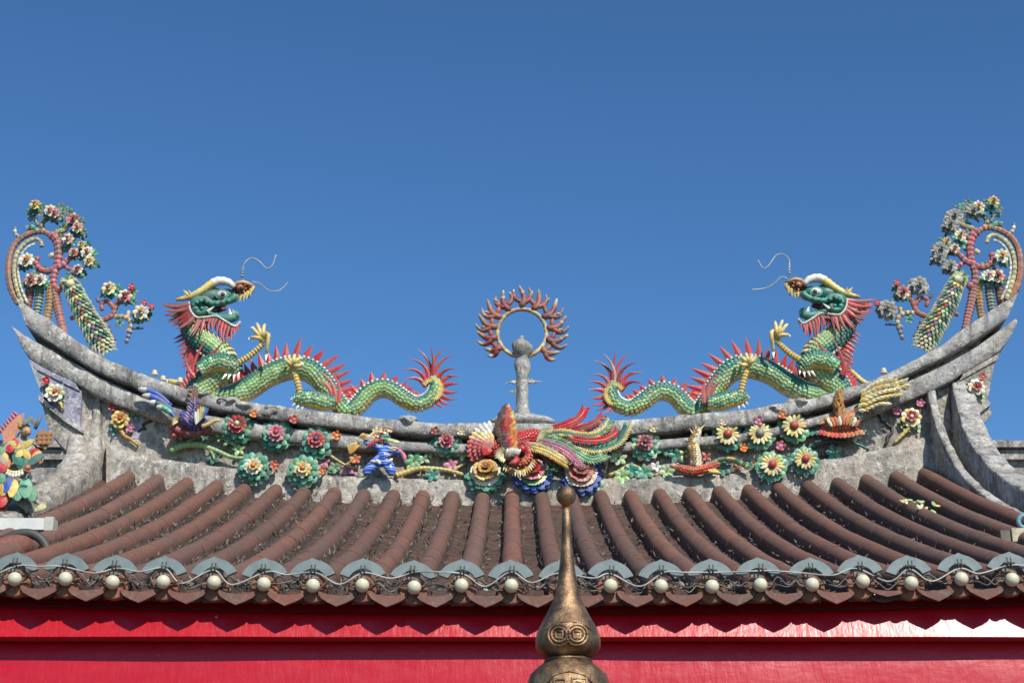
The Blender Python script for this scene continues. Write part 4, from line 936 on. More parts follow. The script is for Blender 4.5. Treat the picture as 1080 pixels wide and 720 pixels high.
for i in range(8): m.shard(q(884+i*.5, 440-i*3.4, .22), dirpx(.2+random.uniform(-.7, .7), -.8)+FRONT*.2, FRONT, 8*K, 3*K, .006, jit(random.choice([GOLD, ORG, lin((150, 130, 60))]), .15), 'leaf')
for i in range(9):
    a = math.radians(-60+i*20); m.spike(q(902, 436, .22), q(902+10*math.cos(a), 436+10*math.sin(a), .26), 1.5*K, jit(random.choice([WHT, CRM, JADE, CORAL]), .1))
m.build('wing', CER, ob)
m = MB()
for i in range(11):
    t = i/10; m.shard(q(867+i*3.8, 453+3*math.sin(t*3.1), .2), dirpx(-.4+.8*t, .8)+FRONT*.3, FRONT, 6.5*K, 5*K, .01, jit(random.choice([lin((220, 80, 50)), RED2, ORG]), .12), 'round')
m.tube([q(p[0], p[1], .15) for p in cr([(866, 452), (878, 456), (892, 457), (905, 452)], n=10)], 4*K, lambda t: lin((196, 66, 46)), 8); m.build('perch', CER, ob)
bud(ob, 909, 455, .1, 4, CRM, CORAL); sprig(ob, 901, 459, .08, 7, PGRN, 5); sprig(ob, 878, 460, .08, 5, PURP, 4)

lz = thing('long_tailed_creature', 'small orange bodied creature with a raised brown tail between twig and daisies', 'animal sculpture', q(738, 497, .1))
m = MB(); scaly(m, [(712, 492, 2.5), (719, 494, 3.6), (730, 496, 4.4), (744, 494, 4.2), (755, 490, 3)], lambda a: random.choice([lin((216, 84, 54)), ORG, lin((200, 60, 44))]), 1, 2.4, 10, .16, RD); m.ell(q(710, 491, .17), 4*K, 3*K, 2.8*K, lin((224, 160, 150)), 10, 6); m.build('body', CER, lz)
m = MB(); scaly(m, [(733, 493, 6), (733, 482, 6), (731, 471, 5.5), (733, 462, 4.5), (736, 454, 3)], lambda a: random.choice([BRN, GOLD, lin((150, 130, 90)), CRM] if a < .55 else [CRM, WHT]), 1, 2.5, 12, .15, DBR)
for i in range(6): m.spike(q(734, 462-i, .16), q(727+i*3.4, 451-2*(i % 3), .18), 1.8*K, jit(random.choice([GRY, BRN, CRM]), .1))
m.build('tail', CER, lz)
m = MB(); P = cr([(748, 490), (758, 485), (770, 484), (780, 488), (790, 494)], step=2.2)
m.tube([q(p[0], p[1], .15) for p in P], [2.2*K]*len(P), lambda t: jit(random.choice([YEL, GRN, GRN]), .2), 7)
for p in P: m.shard(q(p[0], p[1], .17), dirpx(.7, -.6), FRONT, 4*K, 2.2*K, .004, jit(random.choice([GRN, YEL, DJADE]), .15), 'leaf')
for i in range(5): m.tube([q(744+i*2, 493, .17), q(750+i*2.4, 498+i*.3, .2)], 1.1*K, YEL, 6)
m.build('wing', CER, lz); sprig(lz, 714, 481, .08, 8, DJADE, 5); sprig(lz, 722, 479, .08, 6, YEL, 4); sprig(lz, 745, 482, .09, 6, CORAL, 4); sprig(lz, 763, 494, .1, 7.5, DJADE, 6); sprig(lz, 778, 494, .1, 5, ORG, 4)

# ------------------------------------------------------------------ figures
def skinbody(name, joints, edges, mat, parent, sub=2):
    me = bpy.data.meshes.new(name); me.from_pydata([tuple(j[0]) for j in joints], edges, []); me.materials.append(mat)
    o = bpy.data.objects.new(name, me); SC.collection.objects.link(o)
    o.modifiers.new('skin', 'SKIN'); 
    if not me.skin_vertices: me.skin_vertices.new()
    sv = me.skin_vertices[0].data
    for i, j in enumerate(joints): sv[i].radius = (j[1], j[1]); sv[i].use_root = (i == 0)
    o.modifiers.new('sub', 'SUBSURF').levels = sub; o.modifiers['sub'].render_levels = sub; o.modifiers['skin'].use_smooth_shade = True
    attach(o, parent); return o
def mat_stripes():
    m, t, b = nodemat('blue_striped_porcelain'); co = coords(t)
    wv = N(t, 'ShaderNodeTexWave', wave_type='BANDS', bands_direction='Z'); wv.inputs['Scale'].default_value = 6.5; wv.inputs['Distortion'].default_value = 1.6; wv.inputs['Detail'].default_value = 2
    t.links.new(co, wv.inputs['Vector'])
    c = ramp(t, wv.outputs['Fac'], [(.0, BLU), (.45, lin((58, 104, 186))), (.62, lin((130, 160, 206))), (.75, WHT), (.86, BLU)])
    t.links.new(c, b.inputs['Base Color']); b.inputs['Roughness'].default_value = .35; bump(t, b, wv.outputs['Fac'], .3, .01); return m
STR = mat_stripes()
fg = thing('person', 'small porcelain figure in blue striped suit standing with legs apart', 'figure sculpture', q(398, 503, .12))
fd = .17
J = [(q(404, 483, fd), 6.5*K), (q(407, 475, fd), 7*K), (q(406, 469, fd), 3.4*K), (q(404, 464, fd), 4.6*K),
     (q(397, 487, fd+.02), 5.8*K), (q(390, 494, fd+.03), 5.6*K), (q(383, 501, fd+.02), 4.6*K), (q(409, 488, fd+.02), 5.8*K), (q(412, 495, fd+.03), 5.6*K), (q(414, 502, fd+.02), 4.6*K),
     (q(398, 472, fd+.02), 3.6*K), (q(391, 468, fd+.06), 3.0*K), (q(383, 465, fd+.06), 2.4*K), (q(415, 475, fd+.02), 3.8*K), (q(420, 478, fd+.05), 3.0*K), (q(424, 475, fd+.07), 2.2*K)]
E = [(0, 1), (1, 2), (2, 3), (0, 4), (4, 5), (5, 6), (0, 7), (7, 8), (8, 9), (1, 10), (10, 11), (11, 12), (1, 13), (13, 14), (14, 15)]
skinbody('body', J, E, STR, fg)
m = MB()
for px, py, a in ((394, 487, .6), (403, 481, .3), (410, 479, -.4)):
    for k_ in range(3): m.shard(q(px-3.5+k_*1.5, py-1+k_*a, fd+.075), dirpx(1, .25-a*.8), FRONT, 4.5*K, 1.7*K, .006, jit(random.choice([WHT, BLU, lin((110, 150, 210))]), .1), 'round')
m.shard(q(396, 484, fd+.08), dirpx(.8, .7), FRONT, 7*K, 3.5*K, .008, WHT); m.shard(q(409, 487, fd+.08), dirpx(.8, -.6), FRONT, 6*K, 3.2*K, .008, WHT)
m.build('trouser_trim', CER, fg)
m = MB(); m.ell(q(403.5, 465, fd+.02), 4.4*K, 4*K, 5*K, lin((150, 84, 74)), 12, 10); m.ell(q(406, 466, fd+.06), 1.2*K, 1.4*K, 1*K, lin((180, 110, 90)), 6, 5); m.ell(q(403, 463.5, fd+.055), .8*K, .6*K, .6*K, BLK, 6, 4); m.build('face', CER, fg)
m = MB()
for i, c_ in enumerate([JADE, PGRN, PGRN, CRM, CRM]): m.shard(q(404+i*2.4, 462+i*.7, fd+.06), dirpx(1, .1), FRONT+UP*.6, 7*K, 4.4*K, .012, jit(c_, .1), 'round')
m.ell(q(406, 460.5, fd), 6*K, 5*K, 2.2*K, JADE, 12, 6)
for x, y, c_ in ((398, 459, ORG), (396, 456, CORAL), (394, 460, GOLD), (408, 456, lin((224, 160, 130))), (412, 454, CORAL), (404, 455, CORAL), (399, 454, GOLD)): petals(m, q(x, y, fd), 5, .3, 3.4, 2.6, .02, .4, [c_, CRM])
m.tube([q(396, 460, fd-.02), q(404, 461, fd-.02), q(411, 456, fd-.02)], 1.8*K, BRN, 6)
m.build('hat', CER, fg)
m = MB()
for i in range(4): m.shard(q(409+i*.8, 471, fd+.09), dirpx(1, .55-.12*i), FRONT, 9*K, 2.2*K, .005, jit([YEL, CRM, DBR, CRM][i], .1), 'leaf')
for i in range(4): m.shard(q(418+i*1.2, 472+i*.2, fd+.07), dirpx(.85-.15*i, .8), FRONT, (12+i*.5)*K, 3.6*K, .008, jit(lin((204, 100, 140)), .12), 'wide')
m.build('fan', CER, fg)
m = MB()
for i in range(3): m.shard(q(379, 466+i*1.6, fd+.05), dirpx(-1, .45+.2*i), FRONT, 13*K, 4*K, .008, jit([YEL, GOLD, lin((222, 160, 50))][i], .1), 'wide')
for i in range(4): m.shard(q(379+i*2.2, 462+i*.5, fd+.09), dirpx(.5, -.6), FRONT, 7*K, 4*K, .01, jit(random.choice([GOLD, lin((150, 130, 80)), CRM]), .15), 'round')
for i in range(3): m.shard(q(387+i*2.5, 471-i*1.6, fd+.10), dirpx(.8, -.7), FRONT, 8*K, 4.2*K, .012, jit(RED2, .12), 'round')
m.build('sash', CER, fg)

wr = thing('person', 'painted warrior figure in green and red armour at the left edge', 'figure sculpture', onY(24, 545, 12.4))
WY = 12.4; kk = .0067
def o2(x, y, d=0): return onY(x, y, WY-d)
WJ = [(o2(20, 506), 9.5*kk), (o2(20, 490), 10*kk), (o2(19, 474), 11.5*kk), (o2(22, 463), 4*kk), (o2(25, 455), 7*kk),
      (o2(10, 470), 6.5*kk), (o2(1, 482, .1), 5.5*kk), (o2(4, 497, .2), 4*kk), (o2(35, 474), 6.5*kk), (o2(42, 486, .08), 5*kk), (o2(32, 492, .2), 4*kk),
      (o2(10, 517, .1), 7.5*kk), (o2(4, 532, .08), 5*kk), (o2(2, 544, .05), 4*kk), (o2(27, 518, .1), 7.5*kk), (o2(31, 532, .05), 5*kk), (o2(33, 544, .03), 4*kk)]
WE = [(0, 1), (1, 2), (2, 3), (3, 4), (2, 5), (5, 6), (6, 7), (2, 8), (8, 9), (9, 10), (0, 11), (11, 12), (12, 13), (0, 14), (14, 15), (15, 16)]
skinbody('body', WJ, WE, mat_plain('grey_worn_glaze', lin((150, 140, 120)), .5), wr)
def w_sh(m, x, y, u, L, W_, c_, d, sh='round', hh=.16): m.shard(o2(x, y, d), dirpx(*u)+FRONT*.1, FRONT, L*1.1*kk, W_*1.2*kk, .10*W_*kk, jit(c_, .1), sh)
m = MB()
for (x, y, u, L, W_, c_) in [(22, 472, (-.9, -.5), 12, 6, YEL), (22, 472, (.9, -.6), 14, 6, YEL), (24, 474, (-.5, .9), 10, 6, YEL), (24, 473, (.6, .8), 14, 6, YEL), (10, 468, (.2, .9), 9, 8, RD), (33, 474, (.6, .5), 13, 9, RED2), (14, 478, (.6, .8), 15, 8, DJADE), (20, 484, (.5, .8), 14, 9, DTEAL), (28, 480, (-.1, 1), 14, 8, DJADE), (14, 462, (.5, .9), 9, 6, RED2), (2, 476, (.4, 1), 13, 8, YEL), (4, 482, (.4, .8), 12, 8, ORG), (0, 470, (.2, 1), 10, 6, GRN), (36, 482, (.5, .6), 9, 8, ORG)]:
    w_sh(m, x, y, u, L, W_, c_, .13)
m.build('armour', CER, wr)
m = MB()
for (x, y, u, L, W_, c_, d) in [(46, 478, (-.75, .65), 18, 7, DTEAL, .2), (44, 476, (-.8, .6), 10, 6, YEL, .17), (-2, 490, (.6, .5), 10, 8, RED2, .2), (2, 486, (-.4, .9), 12, 7, RD, .2)]: w_sh(m, x, y, u, L, W_, c_, d)
m.ell(o2(29, 493, .25), 3.6*kk, 3*kk, 3.4*kk, lin((190, 110, 80)), 8, 6)
for i in range(4): m.ell(o2(26+i*1.9, 496+i*.6, .29), 1.1*kk, 2.2*kk, 1.0*kk, lin((196, 118, 86)), 6, 4)
m.build('sleeve', CER, wr)
m = MB()
for i in range(8): m.ell(o2(5+i*3.0, 494+3.5*math.sin(i/7*3.1)+1, .17), 2.3*kk, 2.2*kk, 2.3*kk, jit([PNK, CRM, YEL, CRM, WHT, CRM, YEL, PNK][i], .1), 8, 6)
for i in range(6): m.ell(o2(7+i*3.2, 499+3*math.sin(i/5*3.1), .18), 2.2*kk, 2.2*kk, 2.5*kk, jit(WHT, .05), 8, 6)
m.build('belt', CER, wr)
m = MB()
for (x, y, u, L, W_, c_) in [(11, 502, (-.2, 1), 17, 8, BLU), (26, 503, (.2, 1), 21, 12, lin((120, 180, 140))), (27, 505, (.15, 1), 15, 7, RED2), (16, 505, (-.1, 1), 18, 9, YEL), (-2, 498, (.5, .8), 12, 8, JADE), (2, 506, (.2, 1), 16, 9, GOLD), (4, 522, (-.2, .9), 12, 10, RED2), (20, 514, (0, 1), 13, 8, lin((104, 168, 130))), (32, 512, (.3, 1), 16, 9, lin((104, 168, 130))), (0, 516, (.2, .7), 10, 7, RED2)]:
    w_sh(m, x, y, u, L, W_, c_, .2)
m.build('skirt_armour', CER, wr)
m = MB()
for (a, b, r) in [((22, 524), (30, 540), 4), ((30, 530), (35, 546), 3), ((18, 528), (26, 536), 3)]: m.tube([o2(*a, .1), o2(*b, .12)], [r*kk, r*.7*kk], GRY, 8)
w_sh(m, 37, 538, (.9, -.5), 11, 6, CRM, .15, 'wide'); w_sh(m, 1, 534, (.2, .9), 10, 7, RD, .15); m.build('boots', CERD, wr)
m = MB(); m.ell(o2(28, 455, .05), 5*kk, 4.5*kk, 5.4*kk, lin((206, 150, 100)), 12, 10); m.ell(o2(30.5, 456, .085), 1.5*kk, 1.8*kk, 1.6*kk, lin((214, 160, 110)), 8, 6)
for dx in (-1.8, 2.6): m.ell(o2(29+dx, 454.5, .085), .8*kk, .6*kk, .6*kk, BLK, 6, 4)
m.ell(o2(30, 459, .08), 1.6*kk, .8*kk, .5*kk, DRD, 6, 4); m.build('face', CER, wr)
m = MB()
m.ell(o2(25, 450, .03), 6.5*kk, 6*kk, 4*kk, GOLD, 12, 8)
for i, (x, y) in enumerate([(25, 448), (29, 446), (33, 446), (36, 448), (22, 450)]): w_sh(m, x, y, (.3-.2*i, -1), 7, 4, [GRY, JADE, GRY, lin((120, 110, 90)), GOLD][i], .08)
m.tube([o2(37, 452, .05), o2(41, 444, .05), o2(44, 436, .05)], [2*kk, 1.6*kk, .7*kk], lin((110, 108, 96)), 6)
m.build('helmet', CERD, wr)
m = MB(); pl = [(2, 456), (10, 446), (19, 438), (26, 435), (24, 442), (21, 452), (15, 462), (4, 468)]
m.prism([o2(x, y, -.02) for x, y in pl][::-1], [o2(x, y, -.06) for x, y in pl][::-1], lin((214, 140, 100)))
for i in range(7): t = i/6; m.spike(o2(2+t*16, 456-t*18, -.03), o2(-2+t*15, 450-t*17, -.02), 2.2*kk, jit(RD, .1), n=4)
m.build('back_flag', CER, wr)
m = MB(); pl = [(36, 462), (44, 452), (58, 458), (54, 466), (48, 474), (38, 468)]
m.prism([o2(x, y, .06) for x, y in pl][::-1], [o2(x, y, .0) for x, y in pl][::-1], lin((170, 116, 64)))
for i in range(9): w_sh(m, 38+(i % 3)*5, 458+(i//3)*4.5, (.9, -.2), 6, 4, lin((176, 120, 66)), .075)
m.build('shield', CER, wr)
# ------------------------------------------------------------------ flowering scrolls on the swallowtail tips
def scroll(side):
    M = (lambda x, y: (x, y)) if side < 0 else (lambda x, y: (1085-x, y-4))
    lab = 'flowering scroll tree with bright blossoms on the left ridge tip' if side < 0 else 'flowering scroll tree with grey worn blossoms on the right ridge tip'
    D = -.12
    t = thing('scroll_tree', lab, 'ornament', q(*M(40, 335), D), 'scroll trees on the ridge tips')
    def W(x, y, d=0): return q(*M(x, y), D+d)
    def arm(nm, pts, c1, c2, r, d=0, step=2.6, mat=CERD):
        m = MB(); P = cr(pts, step=step); n = len(P)
        m.tube([W(p[0], p[1], d) for p in P], [1.22*r*K*(1.12 if i % 2 else .9)*(1-.25*i/n) for i in range(n)], lambda u: jit(c1 if int(u*(n-1)) % 2 else c2, .2), 8, smooth=False)
        m.build(nm, mat, t)
    SR, SR2 = lin((168, 72, 66)), lin((176, 96, 84))
    arm('outer_arc', [(20, 320), (12, 304), (9, 286), (11, 268), (18, 255), (30, 247), (44, 244), (54, 248)], SR, lin((186, 150, 110)), 3.3)
    arm('inner_arc', [(24, 320), (18, 303), (15, 285), (18, 268), (26, 257), (37, 252), (43, 255), (44, 260)], lin((206, 200, 140)), lin((190, 178, 130)), 2.4, .03)
    arm('white_trim', [(29, 320), (22, 303), (19, 285), (22, 270), (29, 261), (37, 257)], WHT, lin((206, 200, 180)), 1.3, .05)
    arm('trunk', [(54, 247), (60, 254), (62, 265), (61, 277), (57, 290), (57, 301), (64, 307)], lin((180, 76, 80)), lin((190, 110, 120)), 4.0, .02)
    arm('branch', [(57, 284), (50, 286), (43, 284), (38, 278), (40, 271)], lin((200, 96, 104)), SR, 3, .03)
    arm('branch', [(60, 282), (67, 279), (74, 272), (84, 268)], PNK, SR2, 3, .03); arm('branch', [(58, 252), (60, 245), (68, 243), (72, 236), (70, 230)], lin((204, 160, 90)), lin((190, 176, 120)), 2.6, .02)
    arm('branch', [(48, 246), (44, 238), (48, 232), (58, 230), (66, 233)], lin((196, 160, 90)), DJADE, 2.4, .0); arm('branch', [(40, 245), (34, 240), (28, 241)], DTEAL, JADE, 3.2, 0); arm('branch', [(30, 232), (36, 230), (40, 238)], GRY, JADE, 2.2, 0)
    arm('branch', [(60, 262), (70, 258), (76, 252)], GOLD, PGRN, 2.2, .02); arm('branch', [(57, 268), (52, 271)], CRM, CRM, 2.4, .03); arm('branch', [(20, 250), (16, 246), (16, 240)], WHT, GRY, 1.8, 0)
    arm('branch', [(66, 279), (74, 284), (82, 285)], SR, PNK, 2.2, .02)
    for pts, c1, c2 in (([(32, 298), (31, 312), (28, 331)], SR, DBR), ([(42, 300), (41, 316), (38, 337)], DJADE, GRY), ([(54, 300), (52, 322), (49, 343)], GOLD, lin((170, 130, 80))), ([(57, 306), (61, 324), (68, 355)], lin((200, 140, 140)), lin((186, 110, 90)))):
        arm('ringed_column', pts, c1, c2, 4.2 if side < 0 else 4.2, 0, 1.8)
    gry = [GRY, lin((170, 166, 156))]
    FL = [(37, 216, 6, 0, [YEL, GOLD], BRN), (53, 222, 7, 0, [CRM, WHT], ORG), (58, 225, 6, .03, [PNK, lin((214, 140, 150))], RD), (78, 231, 7, 1, [lin((200, 90, 96)), CRM], DRD), (82, 240, 6.5, .5, [CRM, lin((220, 150, 140))], RD), (72, 252, 6.5, 0, [CRM, PNK], DRD), (78, 266, 5.5, 0, [lin((196, 120, 90)), CRM], RD), (92, 266, 7, 1, [CRM, WHT], RD), (94, 275, 6, .5, [CRM, YEL], ORG), (82, 284, 6, 1, [PNK, CRM], DRD), (28, 274, 8, 0, [CRM, WHT], ORG), (33, 295, 8, 0, [lin((214, 120, 110)), CRM], DRD), (43, 295, 7, 0, [WHT, CRM], RD), (86, 258, 4.5, 0, [YEL, GOLD], BRN)]
    def bloom(x, y, r, worn, cc, core, par, d=.09):
        m = MB(); c = W(x, y, d)
        wn = side > 0 and worn
        if wn: cc = gry; core = GRY; r *= 1.15
        petals(m, c+V((0, .05, 0)), 8, r*.55, r*.7, r*.62, 0, .05, [DJADE, JADE, DTEAL] if not wn else gry)
        petals(m, c, 8, r*.3, r*.72, r*.55, 0, .22, cc); petals(m, c, 5, r*.05, r*.45, r*.45, .02, .7, [cc[0], core]); m.ell(c+FRONT*.04, r*.22*K, r*.22*K, r*.22*K, core, 8, 6)
        m.tube([c, c+V((0, .1, -.01))], .02, DJADE, 6)
        m.build('blossom', CER if not wn else CERD, par)
    for f in FL: bloom(*f, t)
    m = MB()
    for (x, y) in ((64, 218), (70, 222), (44, 218), (86, 234), (88, 246), (78, 246), (99, 268), (100, 278), (88, 290), (36, 303), (50, 300), (46, 284), (66, 240), (92, 258), (32, 224), (68, 296), (24, 282), (58, 232), (66, 226), (48, 226), (74, 224), (84, 248), (70, 262), (88, 272), (74, 290), (38, 288), (26, 300), (66, 250), (40, 224)):
        petals(m, W(x, y, .03), 5, .4, 5, 3.4, 0, .2, [DJADE, DTEAL, DTEAL, JADE])
        m.tube([W(x, y, .03), W(x+random.uniform(-6, 6), y+random.uniform(2, 7), .0)], .012, DJADE, 5)
    m.build('leaves', CERD, t)
    # scaled tail cone
    c_ = thing('pheasant_tail', ('long scaled pheasant tail of cream and green shards on the left ridge tip' if side < 0 else 'long scaled pheasant tail of cream and green shards on the right ridge tip'), 'ornament', W(110, 370), 'pheasant tails on the ridge tips')
    m = MB(); ax = [(70, 294, 6), (77, 305, 7.5), (84, 320, 9), (92, 335, 9.5), (101, 350, 10.5), (107, 361, 10.5), (112, 370, 8)]
    P = cr([(*M(x, y), r) for x, y, r in ax], step=3.6); n = len(P); ww = [q(p[0], p[1], D+.06) for p in P]
    m.tube(ww, [p[2]*K*.85 for p in P], DTEAL, 10, flat=.6)
    for i in range(n):
        T = (ww[min(n-1, i+1)]-ww[max(0, i-1)]).normalized(); s_ = T.cross(FRONT).normalized(); r = P[i][2]*K; u_ = i/(n-1)
        nn = 7
        for k in range(nn):
            a = (k+.5*(i % 2))/(nn-1)*2-1
            if abs(a) > 1.05: continue
            o = s_*math.sin(a*1.45) + FRONT*math.cos(a*1.45)*.6
            edge = abs(a) > .72
            cc = [CRM, PGRN, CRM] if edge or u_ > .86 else ([DJADE, DTEAL, GRN] if k % 3 else [PURP, DRD, BRN]) if i % 3 else [CRM, YEL, PGRN]
            m.shard(ww[i]+o*r, (T*.8+o*.5), o, 6.4*K, 4.8*K, .007, jit(random.choice(cc), .15), 'leaf')
    m.build('scales', CERD, c_)
    m = MB()
    for k in range(9): a = math.radians(-180+k*22); m.spike(W(72, 296, .1), W(72+9*math.cos(a), 296+7*math.sin(a), .12), 1.8*K, jit(random.choice([DJADE, PGRN, CRM]), .1))
    m.ell(W(74, 299, .1), 5*K, 4*K, 4.4*K, CRM, 10, 8); m.build('crown', CERD, c_)
    # outlying flowering branch
    b_ = thing('flowering_branch', ('crooked red branch with cream and red blossoms between left tip and dragon mane' if side < 0 else 'crooked red branch with grey worn blossoms between dragon mane and right tip'), 'branch', W(104, 340), 'crooked branches beside the ridge tips')
    def arm2(nm, pts, c1, c2, r, d=.03):
        m = MB(); P = cr(pts, step=2.6); n = len(P)
        m.tube([W(p[0], p[1], d) for p in P], [r*K*(1.12 if i % 2 else .9)*(1-.2*i/n) for i in range(n)], lambda u: jit(c1 if int(u*(n-1)) % 2 else c2, .15), 8, smooth=False); m.build(nm, CERD, b_)
    arm2('branch', [(98, 346), (108, 338), (118, 333), (122, 324), (126, 316)], lin((186, 80, 74)), lin((170, 90, 70)), 3.2)
    arm2('branch', [(121, 326), (114, 318), (107, 320), (108, 327)], lin((176, 74, 70)), SR2, 2.7); arm2('branch', [(121, 334), (130, 334), (137, 338), (138, 346), (133, 350)], lin((196, 110, 90)), PGRN, 2.7); arm2('branch', [(126, 320), (133, 312)], DJADE, SR, 2); arm2('branch', [(134, 336), (136, 328)], GOLD, CRM, 2.2)
    arm2('branch', [(74, 336), (84, 334), (100, 344)], SR, SR2, 2.4, -.02)
    arm2('leaf', [(112, 342), (116, 352), (120, 359)], DBLU, PURP, 2.8); arm2('leaf', [(138, 348), (135, 356), (133, 362)], DBLU, GRY, 2.4); arm2('leaf', [(138, 346), (145, 346), (151, 346)], DTEAL, DBLU, 1.6); arm2('leaf', [(104, 318), (102, 314)], DBLU, PURP, 2)
    bloom(115, 304, 8, 1, [CRM, YEL], BRN, b_); bloom(132, 312, 7.5, 0, [lin((206, 110, 110)), CRM], DRD, b_); bloom(149, 329, 8.5, 1, [CRM, WHT], ORG, b_)
    m = MB()
    for (x, y) in ((140, 318), (141, 308), (156, 332), (145, 338), (124, 304), (110, 310), (126, 341)): 
        petals(m, W(x, y, .03), 5, .4, 5, 3.4, 0, .2, [DJADE, JADE, TEAL]); m.tube([W(x, y, .03), W(132+(x-132)*.6, 322+(y-322)*.6, .0)], .014, DJADE, 5)
    m.build('leaves', CERD, b_)
    m = MB()
    for (x, y) in ((139, 303), (152, 320), (160, 324)):
        if side > 0 and x == 152: continue
        m.ell(W(x, y, .08), 3.2*K, 3*K, 3.2*K, lin((214, 60, 70)), 8, 6); petals(m, W(x, y, .08), 5, .8, 3, 2.6, .01, .6, [RED2, CORAL]); m.tube([W(x, y, .06), W(x-5, y+7, .03)], .014, DJADE, 5)
    m.build('bud', CER, b_)
scroll(-1); scroll(1)

# ------------------------------------------------------------------ cable and wires along the eave
cb = thing('eave_cable', 'loose white cable sagging along the eave past the lamps', 'cable', roofpt(0, 0))
pts = []
for i in range(-12, 12):
    x = i*S; e = roofpt(x, 0)
    up = random.choice([.085, .085, .08, .09, .075]); sag = random.choice([.0, .02, .03, .055, .06, .07])
    pts.append((x+random.uniform(-.02, .02), YE-.055, e.z+up+random.uniform(-.006, .006), 0)); pts.append((x+.12+random.uniform(-.03, .03), YE-.05-random.uniform(0, .03), e.z+up-sag, 0))
m = MB(); P = cr(pts, n=330); m.tube([V(p[:3]) for p in P], .0040, W0, 7); m.build('cable_sheath', CABLE, cb)
wr_ = thing('lamp_wire', 'thin dark lamp wire twisting between the eave lamps', 'wire', roofpt(.1, 0))
for off, r in ((0, .0042), (.4, .0036)):
    pts = []
    for i in range(-12, 12):
        x = i*S; e = roofpt(x, 0); pts.append((x-.045, YE-.035, e.z+.02+random.uniform(-.01, .01), 0)); pts.append((x+.04, YE-.03, e.z+.02+random.uniform(-.01, .02), 0))
        pts.append((x+.08, YE-.045+random.uniform(-.02, .01), e.z+.035+random.uniform(-.03, .03), 0)); pts.append((x+.13, YE-.03+random.uniform(-.02, .01), e.z+random.uniform(-.01, .04), 0)); pts.append((x+.17, YE-.03, e.z+.03+random.uniform(-.03, .03), 0))
    m = MB(); P = cr(pts, n=560); m.tube([V(p[:3]) for p in P], r, W0, 6); m.build('wire_strand', DARKW if off == 0 else mat_plain('brown_wire', (.16, .12, .09), .6), wr_)
for i in range(-12, 12):
    m = MB(); e = roofpt(i*S, 0, .085)
    for dx in (-.008, .01): m.tube([e+V((dx, -.06, .035)), e+V((dx, -.068, -.0)), e+V((dx*.5, -.05, -.012))], .0035, W0, 5)
    m.tube([e+V((-.03, -.055, .006)), e+V((.03, -.055, .01))], .004, W0, 5)
    m.build('wire_clip', DARKW, wr_)
# dead leaves and scraps lodged in the eave troughs
m = MB()
for i in range(-12, 12):
    for k in range(random.choice([10, 16, 22, 34])):
        p = roofpt((i+.5)*S+random.gauss(0, .035), random.random()**2*.03, .012+random.random()*.025) + V((0, -.015*random.random(), 0))
        a, b = random.uniform(0, 6.28), random.uniform(-.4, 1.0); u = V((math.cos(a)*math.cos(b), math.sin(a)*math.cos(b), math.sin(b)))
        m.shard(p, u, V((random.uniform(-.5, .5), -.8, .6)), random.uniform(.02, .055), random.uniform(.006, .018), .003, jit(random.choice([lin((120, 100, 80)), lin((90, 72, 58)), lin((176, 168, 150)), lin((66, 54, 46)), lin((110, 96, 70))]), .2), 'leaf', .001)
tag(m.build('leaf_litter', CERD), 'dry leaf litter and twigs lodged between the tiles at the eave', 'leaf litter', kind='stuff')
m = MB()
for i in range(-13, 14):
    for k in range(330 if i < -2 else 70):
        t_ = random.random(); p = roofpt((i+.5)*S+random.choice([-1, 1])*random.gauss(.052, .012), t_, -.012+random.random()*.022)
        a, b = random.uniform(0, 6.28), random.uniform(0, 1.3); u = V((math.cos(a)*math.cos(b), math.sin(a)*math.cos(b), math.sin(b)))
        m.shard(p, u, V((random.uniform(-.5, .5), -.8, .6)), random.uniform(.02, .05), random.uniform(.006, .016), .003, jit(random.choice([lin((96, 82, 58)), lin((62, 52, 38)), lin((122, 104, 78)), lin((44, 36, 29)), lin((36, 30, 25)), lin((40, 32, 26))]), .2), 'leaf', .001)  # darkest browns among the litter stand in for shade between the rows
tag(m.build('moss_litter_and_trough_shade', CERD), 'dry moss and litter along the roof tile rows, dark tones standing in for trough shade', 'moss', kind='stuff')
# broken porcelain pieces lying on the roof
for lab, X_, T_, n in (('cream broken flower shards lying on the right roof tiles, upper pile', 963, .0, 9), ('cream broken flower shards lying on the right roof tiles, lower pile', 977, .0, 9)):
    px, py = (963, 529) if X_ == 963 else (976, 536)
    Y0 = 12.95 if X_ == 963 else 12.55
    c = onY(px, py, Y0); o = thing('broken_flower', lab, 'shards', c, 'broken porcelain on the tiles'); m = MB()
    for k in range(n):
        p = c+V((random.uniform(-.07, .07), random.uniform(-.05, .05), random.uniform(-.02, .02))); a = random.uniform(0, 6.28)
        m.shard(p, V((math.cos(a), .3*math.sin(a), .5*math.sin(a))), V((0, -.7, .7)), .05, .028, .006, jit(random.choice([CRM, YEL, WHT, LGRN]), .12), 'round')
    m.build('petal_shards', CER, o)

